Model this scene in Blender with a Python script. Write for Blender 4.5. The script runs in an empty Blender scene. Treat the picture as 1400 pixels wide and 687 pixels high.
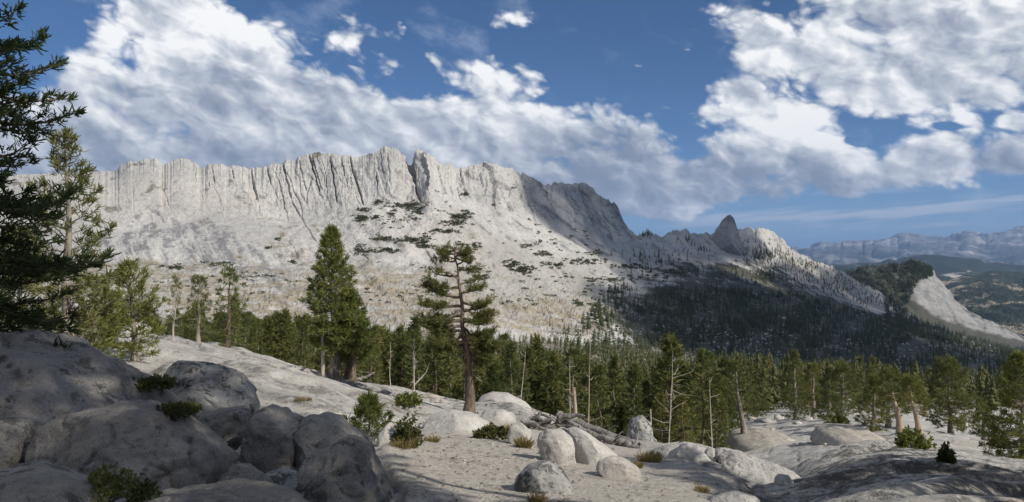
import bpy, bmesh, math, random
import numpy as np
from mathutils import Vector, Matrix
from mathutils.bvhtree import BVHTree

S = bpy.context.scene
COL = S.collection
R = math.radians
F = 1100.0            # focal length in photograph pixels
HZ = 355.0            # photograph row of the horizon
CX = 700.0

# ------------------------------------------------------------------ camera
cd = bpy.data.cameras.new('camera'); cam = bpy.data.objects.new('camera', cd); COL.objects.link(cam)
cam.location = (0, 0, 0); cam.rotation_euler = (R(90), 0, 0)
cd.sensor_width = 36; cd.lens = 36 * F / 1400; cd.shift_y = 11.5 / 1400
cd.clip_start = 0.1; cd.clip_end = 120000
S.camera = cam

# ------------------------------------------------------------------ light
SUN_AZ, SUN_EL = R(122), R(38)       # azimuth from +Y towards +X
SUN_D = Vector((math.sin(SUN_AZ) * math.cos(SUN_EL), math.cos(SUN_AZ) * math.cos(SUN_EL), math.sin(SUN_EL)))
sl = bpy.data.lights.new('sun', 'SUN'); sl.energy = 4.4; sl.angle = R(0.55); sl.color = (1.0, 0.94, 0.85)
so = bpy.data.objects.new('sun', sl); COL.objects.link(so); so.location = (300, -200, 400)
so.rotation_euler = (-SUN_D).to_track_quat('-Z', 'Y').to_euler()
S.view_settings.view_transform = 'Standard'; S.view_settings.look = 'None'
S.view_settings.exposure = 0.18; S.view_settings.gamma = 1.0
S.view_settings.use_curve_mapping = False
S.render.engine = 'CYCLES'
cy = S.cycles
cy.max_bounces = 5; cy.diffuse_bounces = 3; cy.glossy_bounces = 1; cy.transmission_bounces = 2
cy.transparent_max_bounces = 6; cy.volume_bounces = 0; cy.use_denoising = True
cy.sample_clamp_indirect = 4.0
try: cy.denoiser = 'OPENIMAGEDENOISE'
except Exception: pass

# ------------------------------------------------------------------ node helpers
class NT:
    """small helper that turns expressions into shader nodes"""
    def __init__(s, tree): s.t = tree; s.n = tree.nodes; s.l = tree.links
    def node(s, typ, **kw):
        n = s.n.new(typ)
        for k, v in kw.items(): setattr(n, k, v)
        return n
    def put(s, sock, v):
        if v is None: return
        if isinstance(v, bpy.types.NodeSocket): s.l.new(v, sock)
        else: sock.default_value = v
    def m(s, op, a, b=None, c=None, clamp=False):
        n = s.n.new('ShaderNodeMath'); n.operation = op; n.use_clamp = clamp
        s.put(n.inputs[0], a); s.put(n.inputs[1], b); s.put(n.inputs[2], c)
        return n.outputs[0]
    def add(s, a, b): return s.m('ADD', a, b)
    def sub(s, a, b): return s.m('SUBTRACT', a, b)
    def mul(s, a, b): return s.m('MULTIPLY', a, b)
    def mx(s, a, b): return s.m('MAXIMUM', a, b)
    def mn(s, a, b): return s.m('MINIMUM', a, b)
    def ss(s, x, lo, hi, o0=0.0, o1=1.0):
        n = s.n.new('ShaderNodeMapRange'); n.interpolation_type = 'SMOOTHSTEP'
        s.put(n.inputs[0], x); s.put(n.inputs[1], lo); s.put(n.inputs[2], hi); s.put(n.inputs[3], o0); s.put(n.inputs[4], o1)
        return n.outputs[0]
    def lin(s, x, lo, hi, o0=0.0, o1=1.0, clamp=True):
        n = s.n.new('ShaderNodeMapRange'); n.clamp = clamp
        s.put(n.inputs[0], x); s.put(n.inputs[1], lo); s.put(n.inputs[2], hi); s.put(n.inputs[3], o0); s.put(n.inputs[4], o1)
        return n.outputs[0]
    def xyz(s, x, y, z):
        n = s.n.new('ShaderNodeCombineXYZ'); s.put(n.inputs[0], x); s.put(n.inputs[1], y); s.put(n.inputs[2], z); return n.outputs[0]
    def sep(s, v):
        n = s.n.new('ShaderNodeSeparateXYZ'); s.put(n.inputs[0], v); return n.outputs
    def vec(s, op, a, b):
        n = s.n.new('ShaderNodeVectorMath'); n.operation = op; s.put(n.inputs[0], a); s.put(n.inputs[1], b); return n.outputs[0]
    def noise(s, v, scale, detail=4, rough=0.5, lac=2.0, dist=0.0, dims='3D'):
        n = s.n.new('ShaderNodeTexNoise'); n.noise_dimensions = dims
        s.put(n.inputs['Vector'], v); n.inputs['Scale'].default_value = scale; n.inputs['Detail'].default_value = detail
        n.inputs['Roughness'].default_value = rough; n.inputs['Lacunarity'].default_value = lac; n.inputs['Distortion'].default_value = dist
        return n.outputs[0]
    def voro(s, v, scale, feature='F1', rnd=1.0):
        n = s.n.new('ShaderNodeTexVoronoi'); n.feature = feature; s.put(n.inputs['Vector'], v); n.inputs['Scale'].default_value = scale
        n.inputs['Randomness'].default_value = rnd
        return n.outputs[0]
    def mix(s, f, a, b, mode='MIX'):
        n = s.n.new('ShaderNodeMix'); n.data_type = 'RGBA'; n.blend_type = mode
        s.put(n.inputs[0], f)
        s.put(n.inputs[6], (*a, 1) if isinstance(a, tuple) else a); s.put(n.inputs[7], (*b, 1) if isinstance(b, tuple) else b)
        return n.outputs[2]
    def ramp(s, x, stops, interp='LINEAR'):
        n = s.n.new('ShaderNodeValToRGB'); n.color_ramp.interpolation = interp; e = n.color_ramp.elements
        while len(e) < len(stops): e.new(0.5)
        for i, (p, c) in enumerate(stops):
            e[i].position = p; e[i].color = (*c, 1) if isinstance(c, tuple) else (c, c, c, 1)
        s.put(n.inputs[0], x); return n.outputs[0]
    def attr(s, name):
        n = s.n.new('ShaderNodeAttribute'); n.attribute_name = name; return n.outputs['Fac']

# ------------------------------------------------------------------ sky
W = bpy.data.worlds.new('World'); S.world = W; W.use_nodes = True
W.node_tree.nodes.clear()
q = NT(W.node_tree)
def px_az(px): return math.atan((px - CX) / F)
def build_sky():
    sky = q.node('ShaderNodeTexSky', sky_type='NISHITA'); sky.sun_disc = False
    sky.sun_elevation = SUN_EL; sky.sun_rotation = SUN_AZ; sky.altitude = 2800; sky.air_density = 0.8; sky.dust_density = 0.1; sky.ozone_density = 4.0
    tc = q.node('ShaderNodeTexCoord')
    X, Y, Z = q.sep(tc.outputs['Generated'])
    az = q.m('ARCTAN2', X, Y)
    # elevation as photograph rows (constant-row curves follow the straight horizon)
    el = q.m('DIVIDE', Z, q.mx(q.m('SQRT', q.add(q.mul(X, X), q.mul(Y, Y))), 0.02))
    cosaz = q.mx(q.m('COSINE', az), 0.55)
    v = q.m('DIVIDE', el, cosaz)                      # (355 - row) / 1100
    u = q.m('TANGENT', q.mn(q.mx(az, -0.95), 0.95))   # (col - 700) / 1100
    # ---- noise coordinates: tilted so the cloud streets run down to the right
    P = q.xyz(q.sub(az, q.mul(el, 0.10)), q.mul(q.add(el, q.mul(az, 0.24)), 1.5), 0.0)
    warp = q.node('ShaderNodeTexNoise', noise_dimensions='2D'); q.put(warp.inputs['Vector'], P); warp.inputs['Scale'].default_value = 14; warp.inputs['Detail'].default_value = 3
    P2 = q.vec('ADD', P, q.vec('MULTIPLY', q.vec('SUBTRACT', warp.outputs['Color'], (0.5, 0.5, 0.5)), (0.034, 0.034, 0.0)))
    def puffs(p, scale):
        n = q.node('ShaderNodeTexVoronoi', feature='F1', voronoi_dimensions='2D', normalize=False); q.put(n.inputs['Vector'], p)
        n.inputs['Scale'].default_value = scale; n.inputs['Detail'].default_value = 2.6; n.inputs['Roughness'].default_value = 0.52; n.inputs['Lacunarity'].default_value = 2.3
        return n.outputs['Distance']
    def dens(p):
        big = q.noise(p, 5.0, 10, 0.52, dims='2D')
        return q.add(q.mul(q.sub(big, 0.5), 0.95), q.mul(q.sub(0.62, puffs(p, 15.0)), 0.42))
    n0 = dens(P2)
    n1 = dens(q.vec('ADD', P2, (0.011, 0.017, 0.0)))
    # ---- where the clouds are: upper and lower edge of the big bank
    def curve(pts):
        lo, hi = -0.95, 0.95
        st = [(min(max((px_az(p) - lo) / (hi - lo), 0), 1), (355 - r) / F + 0.2) for p, r in pts]
        return q.sub(q.ramp(q.lin(az, lo, hi), st), 0.2)
    top = curve([(-500, 60), (-150, 95), (0, 108), (45, 112), (70, 85), (100, 40), (135, -10), (180, -50), (300, -45), (338, 0), (372, 26), (410, 52), (455, 76), (520, 72),
                 (570, 86), (640, 78), (700, 72), (740, 86), (800, 100), (840, 110), (880, 130), (930, 160), (980, 176), (1020, 158), (1130, 150), (1160, 176), (1200, 180), (1240, 166), (1330, 158), (1700, 145)])
    bot = curve([(-500, 340), (0, 340), (700, 335), (800, 318), (900, 308), (1000, 292), (1100, 276), (1200, 264), (1300, 254), (1400, 244), (1700, 225)])
    band = q.mn(q.mul(q.sub(top, v), 9.0), q.mul(q.sub(v, bot), 26.0))
    def ell(cx, cy, rx, ry, k=1.0):
        a = q.m('DIVIDE', q.sub(u, (cx - CX) / F), rx / F); b = q.m('DIVIDE', q.sub(v, (HZ - cy) / F), ry / F)
        return q.mul(q.sub(1.0, q.m('SQRT', q.add(q.mul(a, a), q.mul(b, b)))), k)
    mass = q.mx(ell(1235, 72, 240, 122, 1.4), ell(1080, 150, 130, 42, 0.8))
    for e in [(1015, 128, 52, 30, 0.75), (1010, 22, 60, 26, 0.6), (1390, 165, 40, 22, 0.8), (1420, 60, 160, 120, 0.9), (1065, 60, 90, 50, 0.8), (8, 15, 30, 22, 0.35), (940, 68, 34, 9, 0.30),
              (874, 91, 26, 8, 0.3), (545, 30, 42, 20, 0.16), (697, 22, 22, 14, 0.22), (490, 50, 60, 22, 0.25), (1045, 5, 26, 14, 0.3)]:
        mass = q.mx(mass, ell(*e))
    over = q.sub(q.ss(v, 0.37, 0.55), 0.86)           # scattered cloud goes on above the frame
    M = q.mx(q.mx(band, q.mul(mass, 1.0)), q.mul(over, 1.0))
    M = q.mn(M, 0.62)
    hole = q.mx(q.mx(ell(1180, 193, 30, 9, 0.8), ell(1300, 172, 34, 7, 0.4)), ell(1215, 60, 60, 30, 0.3))
    hole = q.mx(hole, q.mx(ell(20, 60, 38, 40, 0.8), ell(1090, 110, 70, 40, 0.35)))
    M = q.sub(M, q.mul(q.mx(hole, 0.0), 0.9))
    d0 = q.add(M, q.mul(n0, 1.15))
    alpha = q.ss(d0, 0.02, 0.29)
    # ---- thin streaks low in the blue
    Ps = q.xyz(q.mul(az, 2.2), q.mul(q.add(el, q.mul(az, -0.07)), 26.0), 1.7)
    ns = q.noise(Ps, 2.4, 6, 0.55, dims='2D')
    sreg = q.mul(q.mul(q.ss(v, 0.015, 0.04), q.ss(v, 0.10, 0.065)), q.ss(az, 0.02, 0.2))
    streak = q.mul(q.ss(ns, 0.46, 0.68), q.mul(sreg, 0.9))
    veil = q.mul(q.ss(q.noise(P2, 9.0, 7, 0.62, dims='2D'), 0.52, 0.80), q.mul(q.ss(M, -1.5, -0.1), 0.35))
    # ---- light on the cloud: lit crowns, grey bases
    tband = q.m('DIVIDE', q.sub(v, bot), q.mx(q.sub(top, bot), 0.05))
    hi = q.mx(q.ss(tband, 0.15, 1.0), q.mul(q.ss(mass, -0.05, 0.12), 0.5))
    rim = q.mul(q.sub(n0, n1), 1.6)
    depth = q.ss(d0, 0.25, 1.05)
    soft = q.mul(q.sub(q.noise(q.vec('MULTIPLY', P2, (0.8, 1.2, 1.0)), 4.6, 7, 0.55, dims='2D'), 0.5), 1.6)
    li = q.add(q.add(q.mul(hi, 0.50), rim), q.add(q.mul(soft, 1.05), q.sub(0.30, q.mul(depth, 0.24))))
    # sunny heads of the bank
    for e in [(800, 130, 150, 60, 0.8), (330, 30, 90, 40, 0.4), (1080, 190, 90, 30, 0.2), (180, 60, 100, 50, 0.2), (690, 100, 70, 30, 0.2)]:
        li = q.add(li, q.mx(ell(*e), 0.0))
    li = q.mn(q.mx(li, 0.0), 1.0)
    ccol = q.ramp(li, [(0.0, (0.23, 0.27, 0.345)), (0.3, (0.34, 0.38, 0.455)), (0.6, (0.54, 0.575, 0.63)), (0.85, (0.80, 0.815, 0.835)), (1.0, (0.95, 0.95, 0.94))])
    skyc = q.node('ShaderNodeVectorMath', operation='MULTIPLY'); q.put(skyc.inputs[0], sky.outputs[0]); skyc.inputs[1].default_value = (0.078, 0.078, 0.078)
    hs = q.node('ShaderNodeHueSaturation'); hs.inputs['Saturation'].default_value = 1.12; hs.inputs['Value'].default_value = 0.98; q.put(hs.inputs['Color'], skyc.outputs[0])
    clear = q.vec('MINIMUM', hs.outputs[0], (0.235, 0.42, 0.64))
    c = q.mix(streak, clear, (0.50, 0.56, 0.66))
    c = q.mix(veil, c, (0.55, 0.62, 0.74))
    c = q.mix(alpha, c, ccol)
    bg = q.node('ShaderNodeBackground'); q.put(bg.inputs[0], c); bg.inputs[1].default_value = 1.0
    out = q.node('ShaderNodeOutputWorld'); q.l.new(bg.outputs[0], out.inputs[0])
build_sky()
W.cycles.sampling_method = 'MANUAL'; W.cycles.sample_map_resolution = 384

# ------------------------------------------------------------------ numpy noise and mesh helpers
_G = np.array([(1,1,0),(-1,1,0),(1,-1,0),(-1,-1,0),(1,0,1),(-1,0,1),(1,0,-1),(-1,0,-1),(0,1,1),(0,-1,1),(0,1,-1),(0,-1,-1),(1,1,0),(-1,1,0),(0,-1,1),(0,-1,-1)], float)
def _h(i, j, k, seed):
    n = (i.astype(np.int64) * 374761393 + j.astype(np.int64) * 668265263 + k.astype(np.int64) * 2147483647 + seed * 1274126177) & 0xffffffff
    n = ((n ^ (n >> 13)) * 1274126177) & 0xffffffff
    n = ((n ^ (n >> 16)) * 2246822519) & 0xffffffff
    return (n ^ (n >> 15)) & 15
def perlin(x, y, z, seed=0):
    x, y, z = np.broadcast_arrays(np.asarray(x, float), np.asarray(y, float), np.asarray(z, float))
    xi, yi, zi = np.floor(x), np.floor(y), np.floor(z); fx, fy, fz = x - xi, y - yi, z - zi
    w = lambda t: t * t * t * (t * (t * 6 - 15) + 10)
    wx, wy, wz = w(fx), w(fy), w(fz); out = 0
    for a in (0, 1):
        for b in (0, 1):
            for c in (0, 1):
                g = _G[_h(xi + a, yi + b, zi + c, seed)]
                dt = g[..., 0] * (fx - a) + g[..., 1] * (fy - b) + g[..., 2] * (fz - c)
                out = out + dt * (wx if a else 1 - wx) * (wy if b else 1 - wy) * (wz if c else 1 - wz)
    return out
def fbm(x, y, z, octv=4, gain=0.5, lac=2.03, seed=0):
    o = 0; a = 1.0
    for i in range(octv):
        o = o + a * perlin(x, y, z, seed + i * 17); a *= gain; x, y, z = np.asarray(x) * lac, np.asarray(y) * lac, np.asarray(z) * lac
    return o
def ridged(x, y, z, octv=3, gain=0.5, seed=0):
    o = 0; a = 1.0
    for i in range(octv):
        o = o + a * (1 - 2 * np.abs(perlin(x, y, z, seed + i * 31))); a *= gain; x, y, z = np.asarray(x) * 2.1, np.asarray(y) * 2.1, np.asarray(z) * 2.1
    return o
def sstep(x, a, b):
    t = np.clip((x - a) / (b - a), 0, 1); return t * t * (3 - 2 * t)

def mesh_np(name, V, Fc, smooth=True, mat=None):
    """mesh from numpy vertices and faces (n x 3 or n x 4, or a list of such arrays)"""
    me = bpy.data.meshes.new(name)
    V = np.ascontiguousarray(V, dtype=np.float32)
    fs = Fc if isinstance(Fc, list) else [Fc]
    loops = np.concatenate([np.asarray(f, dtype=np.int32).ravel() for f in fs])
    tot = np.concatenate([np.full(len(f), f.shape[1], dtype=np.int32) for f in fs])
    start = np.concatenate([[0], np.cumsum(tot)[:-1]]).astype(np.int32)
    me.vertices.add(len(V)); me.vertices.foreach_set('co', V.ravel())
    me.loops.add(len(loops)); me.loops.foreach_set('vertex_index', loops)
    me.polygons.add(len(tot)); me.polygons.foreach_set('loop_start', start)
    try: me.polygons.foreach_set('loop_total', tot)
    except Exception: pass
    me.polygons.foreach_set('use_smooth', np.full(len(tot), smooth))
    if mat: me.materials.append(mat)
    me.update(calc_edges=True)
    return me
def set_attr(me, name, arr):
    a = me.attributes.new(name, 'FLOAT', 'POINT'); a.data.foreach_set('value', np.ascontiguousarray(arr, dtype=np.float32).ravel())
def obj(name, me, parent=None, loc=None):
    o = bpy.data.objects.new(name, me); COL.objects.link(o)
    if parent: o.parent = parent
    if loc is not None: o.location = loc
    return o
def tag(o, label=None, cat=None, group=None, kind=None):
    if label: o['label'] = label
    if cat: o['category'] = cat
    if group: o['group'] = group
    if kind: o['kind'] = kind
    return o
def grid_faces(nr, nc):
    i = np.arange(nr * nc).reshape(nr, nc)
    return np.stack([i[:-1, :-1], i[:-1, 1:], i[1:, 1:], i[1:, :-1]], -1).reshape(-1, 4)
def at(px, py, d):
    return Vector(((px - CX) / F * d, d, (HZ - py) / F * d))

# ------------------------------------------------------------------ materials
def new_mat(name):
    m = bpy.data.materials.new(name); m.use_nodes = True; m.node_tree.nodes.clear()
    k = NT(m.node_tree); b = k.node('ShaderNodeBsdfPrincipled'); o = k.node('ShaderNodeOutputMaterial')
    k.l.new(b.outputs[0], o.inputs[0]); b.inputs['Roughness'].default_value = 0.9
    b.inputs['Specular IOR Level'].default_value = 0.2
    return m, k, b
def bump(k, b, h, strength, dist):
    n = k.node('ShaderNodeBump'); n.inputs['Strength'].default_value = strength; n.inputs['Distance'].default_value = dist
    k.put(n.inputs['Height'], h); k.l.new(n.outputs[0], b.inputs['Normal'])
def granite(name, sc=1.0, light=(0.46, 0.44, 0.405), dark=(0.27, 0.27, 0.265), lichen=0.5, rust=0.25, bumpd=0.03, moss=0.0, wscale=None):
    """weathered grey granite: speckle, broad tone, dark lichen blotches, rusty film, water streaks"""
    m, k, b = new_mat(name)
    tc = k.node('ShaderNodeTexCoord'); g = k.node('ShaderNodeNewGeometry')
    P = g.outputs['Position']
    n1 = k.noise(P, 0.55 * sc, 5, 0.6); n2 = k.noise(P, 5.0 * sc, 6, 0.65); n3 = k.noise(P, 42 * sc, 3, 0.7)
    col = k.mix(k.ss(n1, 0.35, 0.68), dark, light)
    col = k.mix(k.mul(k.ss(n2, 0.50, 0.72), 0.45), col, tuple(c * 1.18 for c in light))
    col = k.mix(k.mul(k.ss(n2, 0.48, 0.30), 0.35), col, tuple(c * 0.75 for c in dark))
    lm = k.mul(k.ss(k.noise(P, 2.3 * sc, 8, 0.72), 0.625 - 0.10 * lichen, 0.655 - 0.09 * lichen), min(1.0, lichen * 1.2))
    col = k.mix(lm, col, (0.085, 0.085, 0.08))
    rm = k.mul(k.ss(k.noise(k.vec('ADD', P, (7.3, 2.1, 4.4)), 0.8 * sc, 5, 0.6), 0.56, 0.72), rust)
    col = k.mix(rm, col, (0.36, 0.235, 0.13))
    col = k.mix(k.mul(k.ss(n3, 0.58, 0.70), 0.55), col, (0.13, 0.13, 0.13))
    col = k.mix(k.mul(k.ss(n3, 0.42, 0.32), 0.4), col, (0.62, 0.60, 0.56))
    ng = k.noise(P, 15 * sc, 4, 0.75)
    patch = k.ss(k.noise(P, 0.9 * sc, 5, 0.7), 0.38, 0.62)
    col = k.mix(k.mul(k.ss(ng, 0.53, 0.66), k.add(0.2, k.mul(patch, 0.6))), col, tuple(c * 0.45 for c in dark))
    col = k.mix(k.mul(k.ss(ng, 0.46, 0.34), 0.35), col, tuple(min(0.7, c * 1.25) for c in light))
    wv = k.noise(k.vec('MULTIPLY', P, (1.0, 1.0, 0.18)), 3.0 * sc, 4, 0.6)
    col = k.mix(k.mul(k.ss(wv, 0.55, 0.70), 0.35), col, tuple(c * 0.6 for c in dark))
    k.put(b.inputs['Base Color'], col)
    hh = k.add(k.mul(ng, 0.3), k.mul(n2, 0.0))
    hh = k.add(hh, k.add(k.mul(n2, 0.6), k.add(k.mul(n3, 0.25), k.mul(n1, 0.6))))
    bump(k, b, hh, 1.0, bumpd * 2.0)
    return m
# ------------------------------------------------------------------ the ground: one sheet fitted through measured points
GP = []
def gp(d, *pp):
    for px, py in pp: GP.append((px, py, d))
for px in (-700, -100, 300, 700, 1100, 1500, 2100): gp(2.6, (px, 355 + 1.75 / 2.6 * F))
for px in (-500, 0, 300, 520): gp(6.5, (px, 355 + 2.6 / 6.5 * F))
for px in (800, 1000, 1400, 1900): gp(6.5, (px, 355 + 2.45 / 6.5 * F))
gp(10, (-400, 640), (0, 650), (250, 680), (420, 690), (540, 687)); gp(11, (700, 690), (850, 692))
gp(12.5, (980, 692)); gp(15, (1065, 683)); gp(11, (1200, 672), (1400, 668), (1800, 660))
gp(15, (-300, 560), (0, 575), (150, 590), (330, 600), (430, 602), (520, 613), (600, 628), (700, 640), (800, 648)); gp(16, (900, 652), (980, 655))
gp(20, (0, 505), (100, 515), (230, 530), (400, 545), (500, 568), (600, 596), (700, 605), (790, 620)); gp(21, (900, 630), (980, 632))
gp(27, (-200, 455), (0, 468), (130, 480), (250, 495), (400, 520), (500, 545), (560, 567), (640, 577), (700, 574), (770, 590), (830, 604), (900, 612), (960, 615), (1020, 636))
gp(37, (-200, 440), (0, 447), (150, 456), (280, 471), (380, 493), (470, 519), (560, 530), (640, 549), (690, 546), (730, 560))
gp(34, (860, 607), (940, 617), (1000, 630), (800, 590))
# hump beside the gully, then the bench of slabs behind it
gp(17, (1110, 650), (1200, 632), (1320, 640), (1420, 652), (1700, 640)); gp(26, (1090, 632), (1170, 607), (1240, 602), (1320, 618), (1400, 638), (1600, 640))
gp(40, (1060, 660), (1120, 632), (1200, 612), (1300, 618), (1400, 634), (1600, 630))
gp(24, (1050, 668)); gp(30, (1040, 665))
gp(60, (1030, 622), (1100, 608), (1200, 596), (1280, 597), (1340, 606), (1400, 616), (1600, 610))
gp(85, (1020, 592), (1080, 583), (1150, 577), (1220, 576), (1300, 590), (1400, 596), (1600, 590))
gp(120, (1020, 563), (1100, 558), (1200, 557), (1300, 568), (1400, 572), (1600, 570))
# drop behind the lip and the valley floor
gp(60, (-300, 440), (0, 450), (150, 462), (280, 482), (400, 512), (480, 540), (560, 555), (640, 585), (740, 605), (860, 622), (940, 628))
gp(95, (-300, 440), (0, 455), (150, 480), (280, 510), (400, 530), (480, 550), (560, 562), (640, 585), (740, 600), (860, 606), (940, 604))
gp(160, (0, 470), (200, 500), (400, 527), (560, 550), (740, 565), (900, 565), (1040, 548), (1200, 545), (1400, 552), (1700, 550))
gp(280, (-300, 460), (0, 470), (200, 480), (400, 496), (560, 510), (740, 520), (900, 528), (1040, 530), (1200, 540), (1400, 548), (1700, 550))
gp(480, (-300, 440), (0, 440), (200, 445), (400, 455), (560, 470), (740, 482), (900, 495), (1040, 510), (1200, 525), (1400, 532), (1700, 532))
gp(800, (-300, 430), (0, 430), (400, 440), (740, 460), (900, 475), (1040, 495), (1200, 505), (1400, 510), (1700, 508))
gp(1600, (-300, 420), (200, 425), (700, 430), (1000, 448), (1200, 470), (1400, 492), (1700, 494))
gp(3500, (0, 405), (700, 408), (1200, 446), (1400, 458), (1800, 460))
gp(9000, (0, 385), (700, 388), (1400, 396), (1800, 396)); gp(40000, (0, 364), (700, 364), (1400, 364))
pts = []; val = []
for px, py, d in GP:
    X = (px - CX) / F * d; Zv = (HZ - py) / F * d; r = math.hypot(X, d)
    pts.append((math.atan2(X, d) * 3.2, math.log(r))); val.append(Zv / r)
# behind the camera: the photographer's ledge, then an unseen rise added to cut skylight
for a in (80, 120, 160, 200, 240, 280):
    aa = R(a if a <= 180 else a - 360)
    for r, z in ((2.6, -1.7), (6.5, -1.1), (15, 2.2), (40, 11), (120, 30), (500, 60), (3000, 40), (40000, -330)):
        pts.append((aa * 3.2, math.log(r))); val.append(z / r)
pts = np.array(pts); val = np.array(val)
def _U(d2): return 0.5 * d2 * np.log(d2 + 1e-12)
n = len(pts)
K = _U(((pts[:, None] - pts[None]) ** 2).sum(-1)) + np.eye(n) * 0.002
Pm = np.c_[np.ones(n), pts]
A = np.block([[K, Pm], [Pm.T, np.zeros((3, 3))]])
sol = np.linalg.solve(A, np.r_[val, 0, 0, 0]); tw, ta = sol[:n], sol[n:]
def ground_e(az, lr):
    q_ = np.stack([np.asarray(az) * 3.2, np.asarray(lr)], -1); sh = q_.shape[:-1]; q_ = q_.reshape(-1, 2); out = np.empty(len(q_))
    for i in range(0, len(q_), 20000):
        c = q_[i:i + 20000]; d2 = ((c[:, None] - pts[None]) ** 2).sum(-1)
        out[i:i + 20000] = _U(d2) @ tw + ta[0] + c @ ta[1:]
    return out.reshape(sh)

NA = 620
az_in = np.linspace(R(-37), R(37), NA)
az_out_r = R(37) + np.cumsum(np.linspace(0.004, 0.12, 40)); az_out_r = az_out_r[az_out_r < math.pi - 0.02]
az_all = np.concatenate([-az_out_r[::-1], az_in, az_out_r])
az_all = np.concatenate([[-math.pi], az_all, [math.pi]])
lr_all = np.concatenate([np.linspace(math.log(1.2), math.log(5), 14)[:-1], np.linspace(math.log(5), math.log(50), 245)[:-1], np.linspace(math.log(50), math.log(900), 110)[:-1], np.linspace(math.log(900), math.log(60000), 40)])
AZ, LR = np.meshgrid(az_all, lr_all)
# coarse evaluation, then bilinear refine (cheap)
ca = np.linspace(-math.pi, math.pi, 420); cl = np.linspace(lr_all[0], lr_all[-1], 300)
CA, CL = np.meshgrid(ca, cl); CE = ground_e(CA, CL)
def ge(az, lr):
    fa = np.clip((np.asarray(az) - ca[0]) / (ca[1] - ca[0]), 0, len(ca) - 1.001); fl = np.clip((np.asarray(lr) - cl[0]) / (cl[1] - cl[0]), 0, len(cl) - 1.001)
    ia = fa.astype(int); il = fl.astype(int); ta_ = fa - ia; tl = fl - il
    # cubic smoothing weights are not needed at this density
    return (CE[il, ia] * (1 - ta_) + CE[il, ia + 1] * ta_) * (1 - tl) + (CE[il + 1, ia] * (1 - ta_) + CE[il + 1, ia + 1] * ta_) * tl
RR = np.exp(LR); GX = np.sin(AZ) * RR; GY = np.cos(AZ) * RR
GZ = ge(AZ, LR) * RR
def gauss_px(px0, d0, sx, sd):
    """soft spot on the ground round column px0 at depth d0"""
    pxs = CX + F * np.tan(np.clip(AZ, -1.2, 1.2)); infr = (np.abs(AZ) < 1.2)
    return np.exp(-((pxs - px0) / sx) ** 2 - ((np.log(np.maximum(GY, 0.5)) - math.log(d0)) / sd) ** 2) * infr
sand = np.clip(gauss_px(610, 14, 85, 0.42) * 1.3 + gauss_px(720, 16, 120, 0.3) + gauss_px(900, 14, 130, 0.4) * 1.1 + gauss_px(860, 27, 80, 0.3) * 0.9 + gauss_px(1360, 58, 70, 0.12) + gauss_px(520, 34, 60, 0.15) * 0.5, 0, 1)
nz = fbm(GX / 6, GY / 6, 0, 3, seed=5)
sand = sstep(sand + 0.5 * nz, 0.42, 0.75)
wood = sstep(RR + 12 * fbm(GX / 30, GY / 30, 0, 3, seed=9), 45, 75) * (1 - sstep(gauss_px(1190, 75, 230, 0.62) + gauss_px(1400, 60, 200, 0.5), 0.18, 0.4))
wood = np.maximum(wood, np.clip(gauss_px(250, 17.5, 70, 0.17) * 1.3, 0, 1))
hump = np.clip(gauss_px(1230, 19, 190, 0.42) * 1.5, 0, 1)
nearf = 1 - sstep(RR, 70, 140)
# relief: rounded slab swells, exfoliation steps, small lumps
sw = fbm(GX / 9, GY / 9, 0, 3, seed=3) * 0.30 * sstep(RR, 6, 16)
warp = fbm(GX / 7, GY / 7, 3, 2, seed=21)
stp = (GX * 0.35 + GY * 0.8) / 2.6 + warp * 1.3
stepr = (np.floor(stp) + sstep(stp - np.floor(stp), 0.72, 0.98)) - stp
lump = fbm(GX / 1.3, GY / 1.3, 0, 4, seed=41)
crk = np.clip(1 - np.abs(perlin(GX / 5.2 + warp * 0.8, GY / 3.3, 1.0, 77)) / 0.035, 0, 1) * (1 - sand)
GZ = GZ + nearf * (sw * (1 - 0.6 * sand) + stepr * 0.30 * (1 - sand) * sstep(RR, 8, 14) + lump * (0.085 - 0.05 * sand) * sstep(RR, 4, 9) - crk * 0.16)
sfr = stp - np.floor(stp); seam = np.clip(np.maximum(crk, sstep(sfr, 0.70, 0.80) * (1 - sstep(sfr, 0.92, 1.0)) * sstep(perlin(GX / 2.1, GY / 2.1, 6.0, 91), -0.1, 0.2)) * (1 - sand) * nearf, 0, 1)
GZ = GZ + (1 - nearf) * (fbm(GX / 60, GY / 60, 0, 4, seed=8) * np.clip(RR / 60, 0, 6))
EXTRA_GROUND = []
GV = np.stack([GX, GY, GZ], -1).reshape(-1, 3)
nr_, nc_ = AZ.shape
gfaces = grid_faces(nr_, nc_)

mg, k, b = new_mat('ground_granite')
g = k.node('ShaderNodeNewGeometry'); P = g.outputs['Position']
sa, wo, hu, fa_ = k.attr('sand'), k.attr('wood'), k.attr('hump'), k.attr('far')
n1 = k.noise(P, 0.35, 6, 0.62); n2 = k.noise(P, 3.2, 6, 0.68); n3 = k.noise(P, 30, 3, 0.75)
Pst = k.vec('MULTIPLY', P, (0.55, 1.0, 1.0))
col = k.mix(k.ss(n1, 0.34, 0.66), (0.42, 0.40, 0.365), (0.58, 0.555, 0.51))
col = k.mix(k.mul(k.ss(n2, 0.52, 0.70), 0.5), col, (0.64, 0.61, 0.56))
col = k.mix(k.mul(k.ss(n2, 0.46, 0.32), 0.45), col, (0.30, 0.275, 0.24))
rm = k.mul(k.ss(k.noise(k.vec('ADD', P, (3, 8, 1)), 0.7, 5, 0.6), 0.56, 0.72), 0.45)
col = k.mix(rm, col, (0.42, 0.32, 0.22))
lic = k.ss(k.noise(Pst, 1.7, 9, 0.76), 0.545, 0.62)
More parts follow.
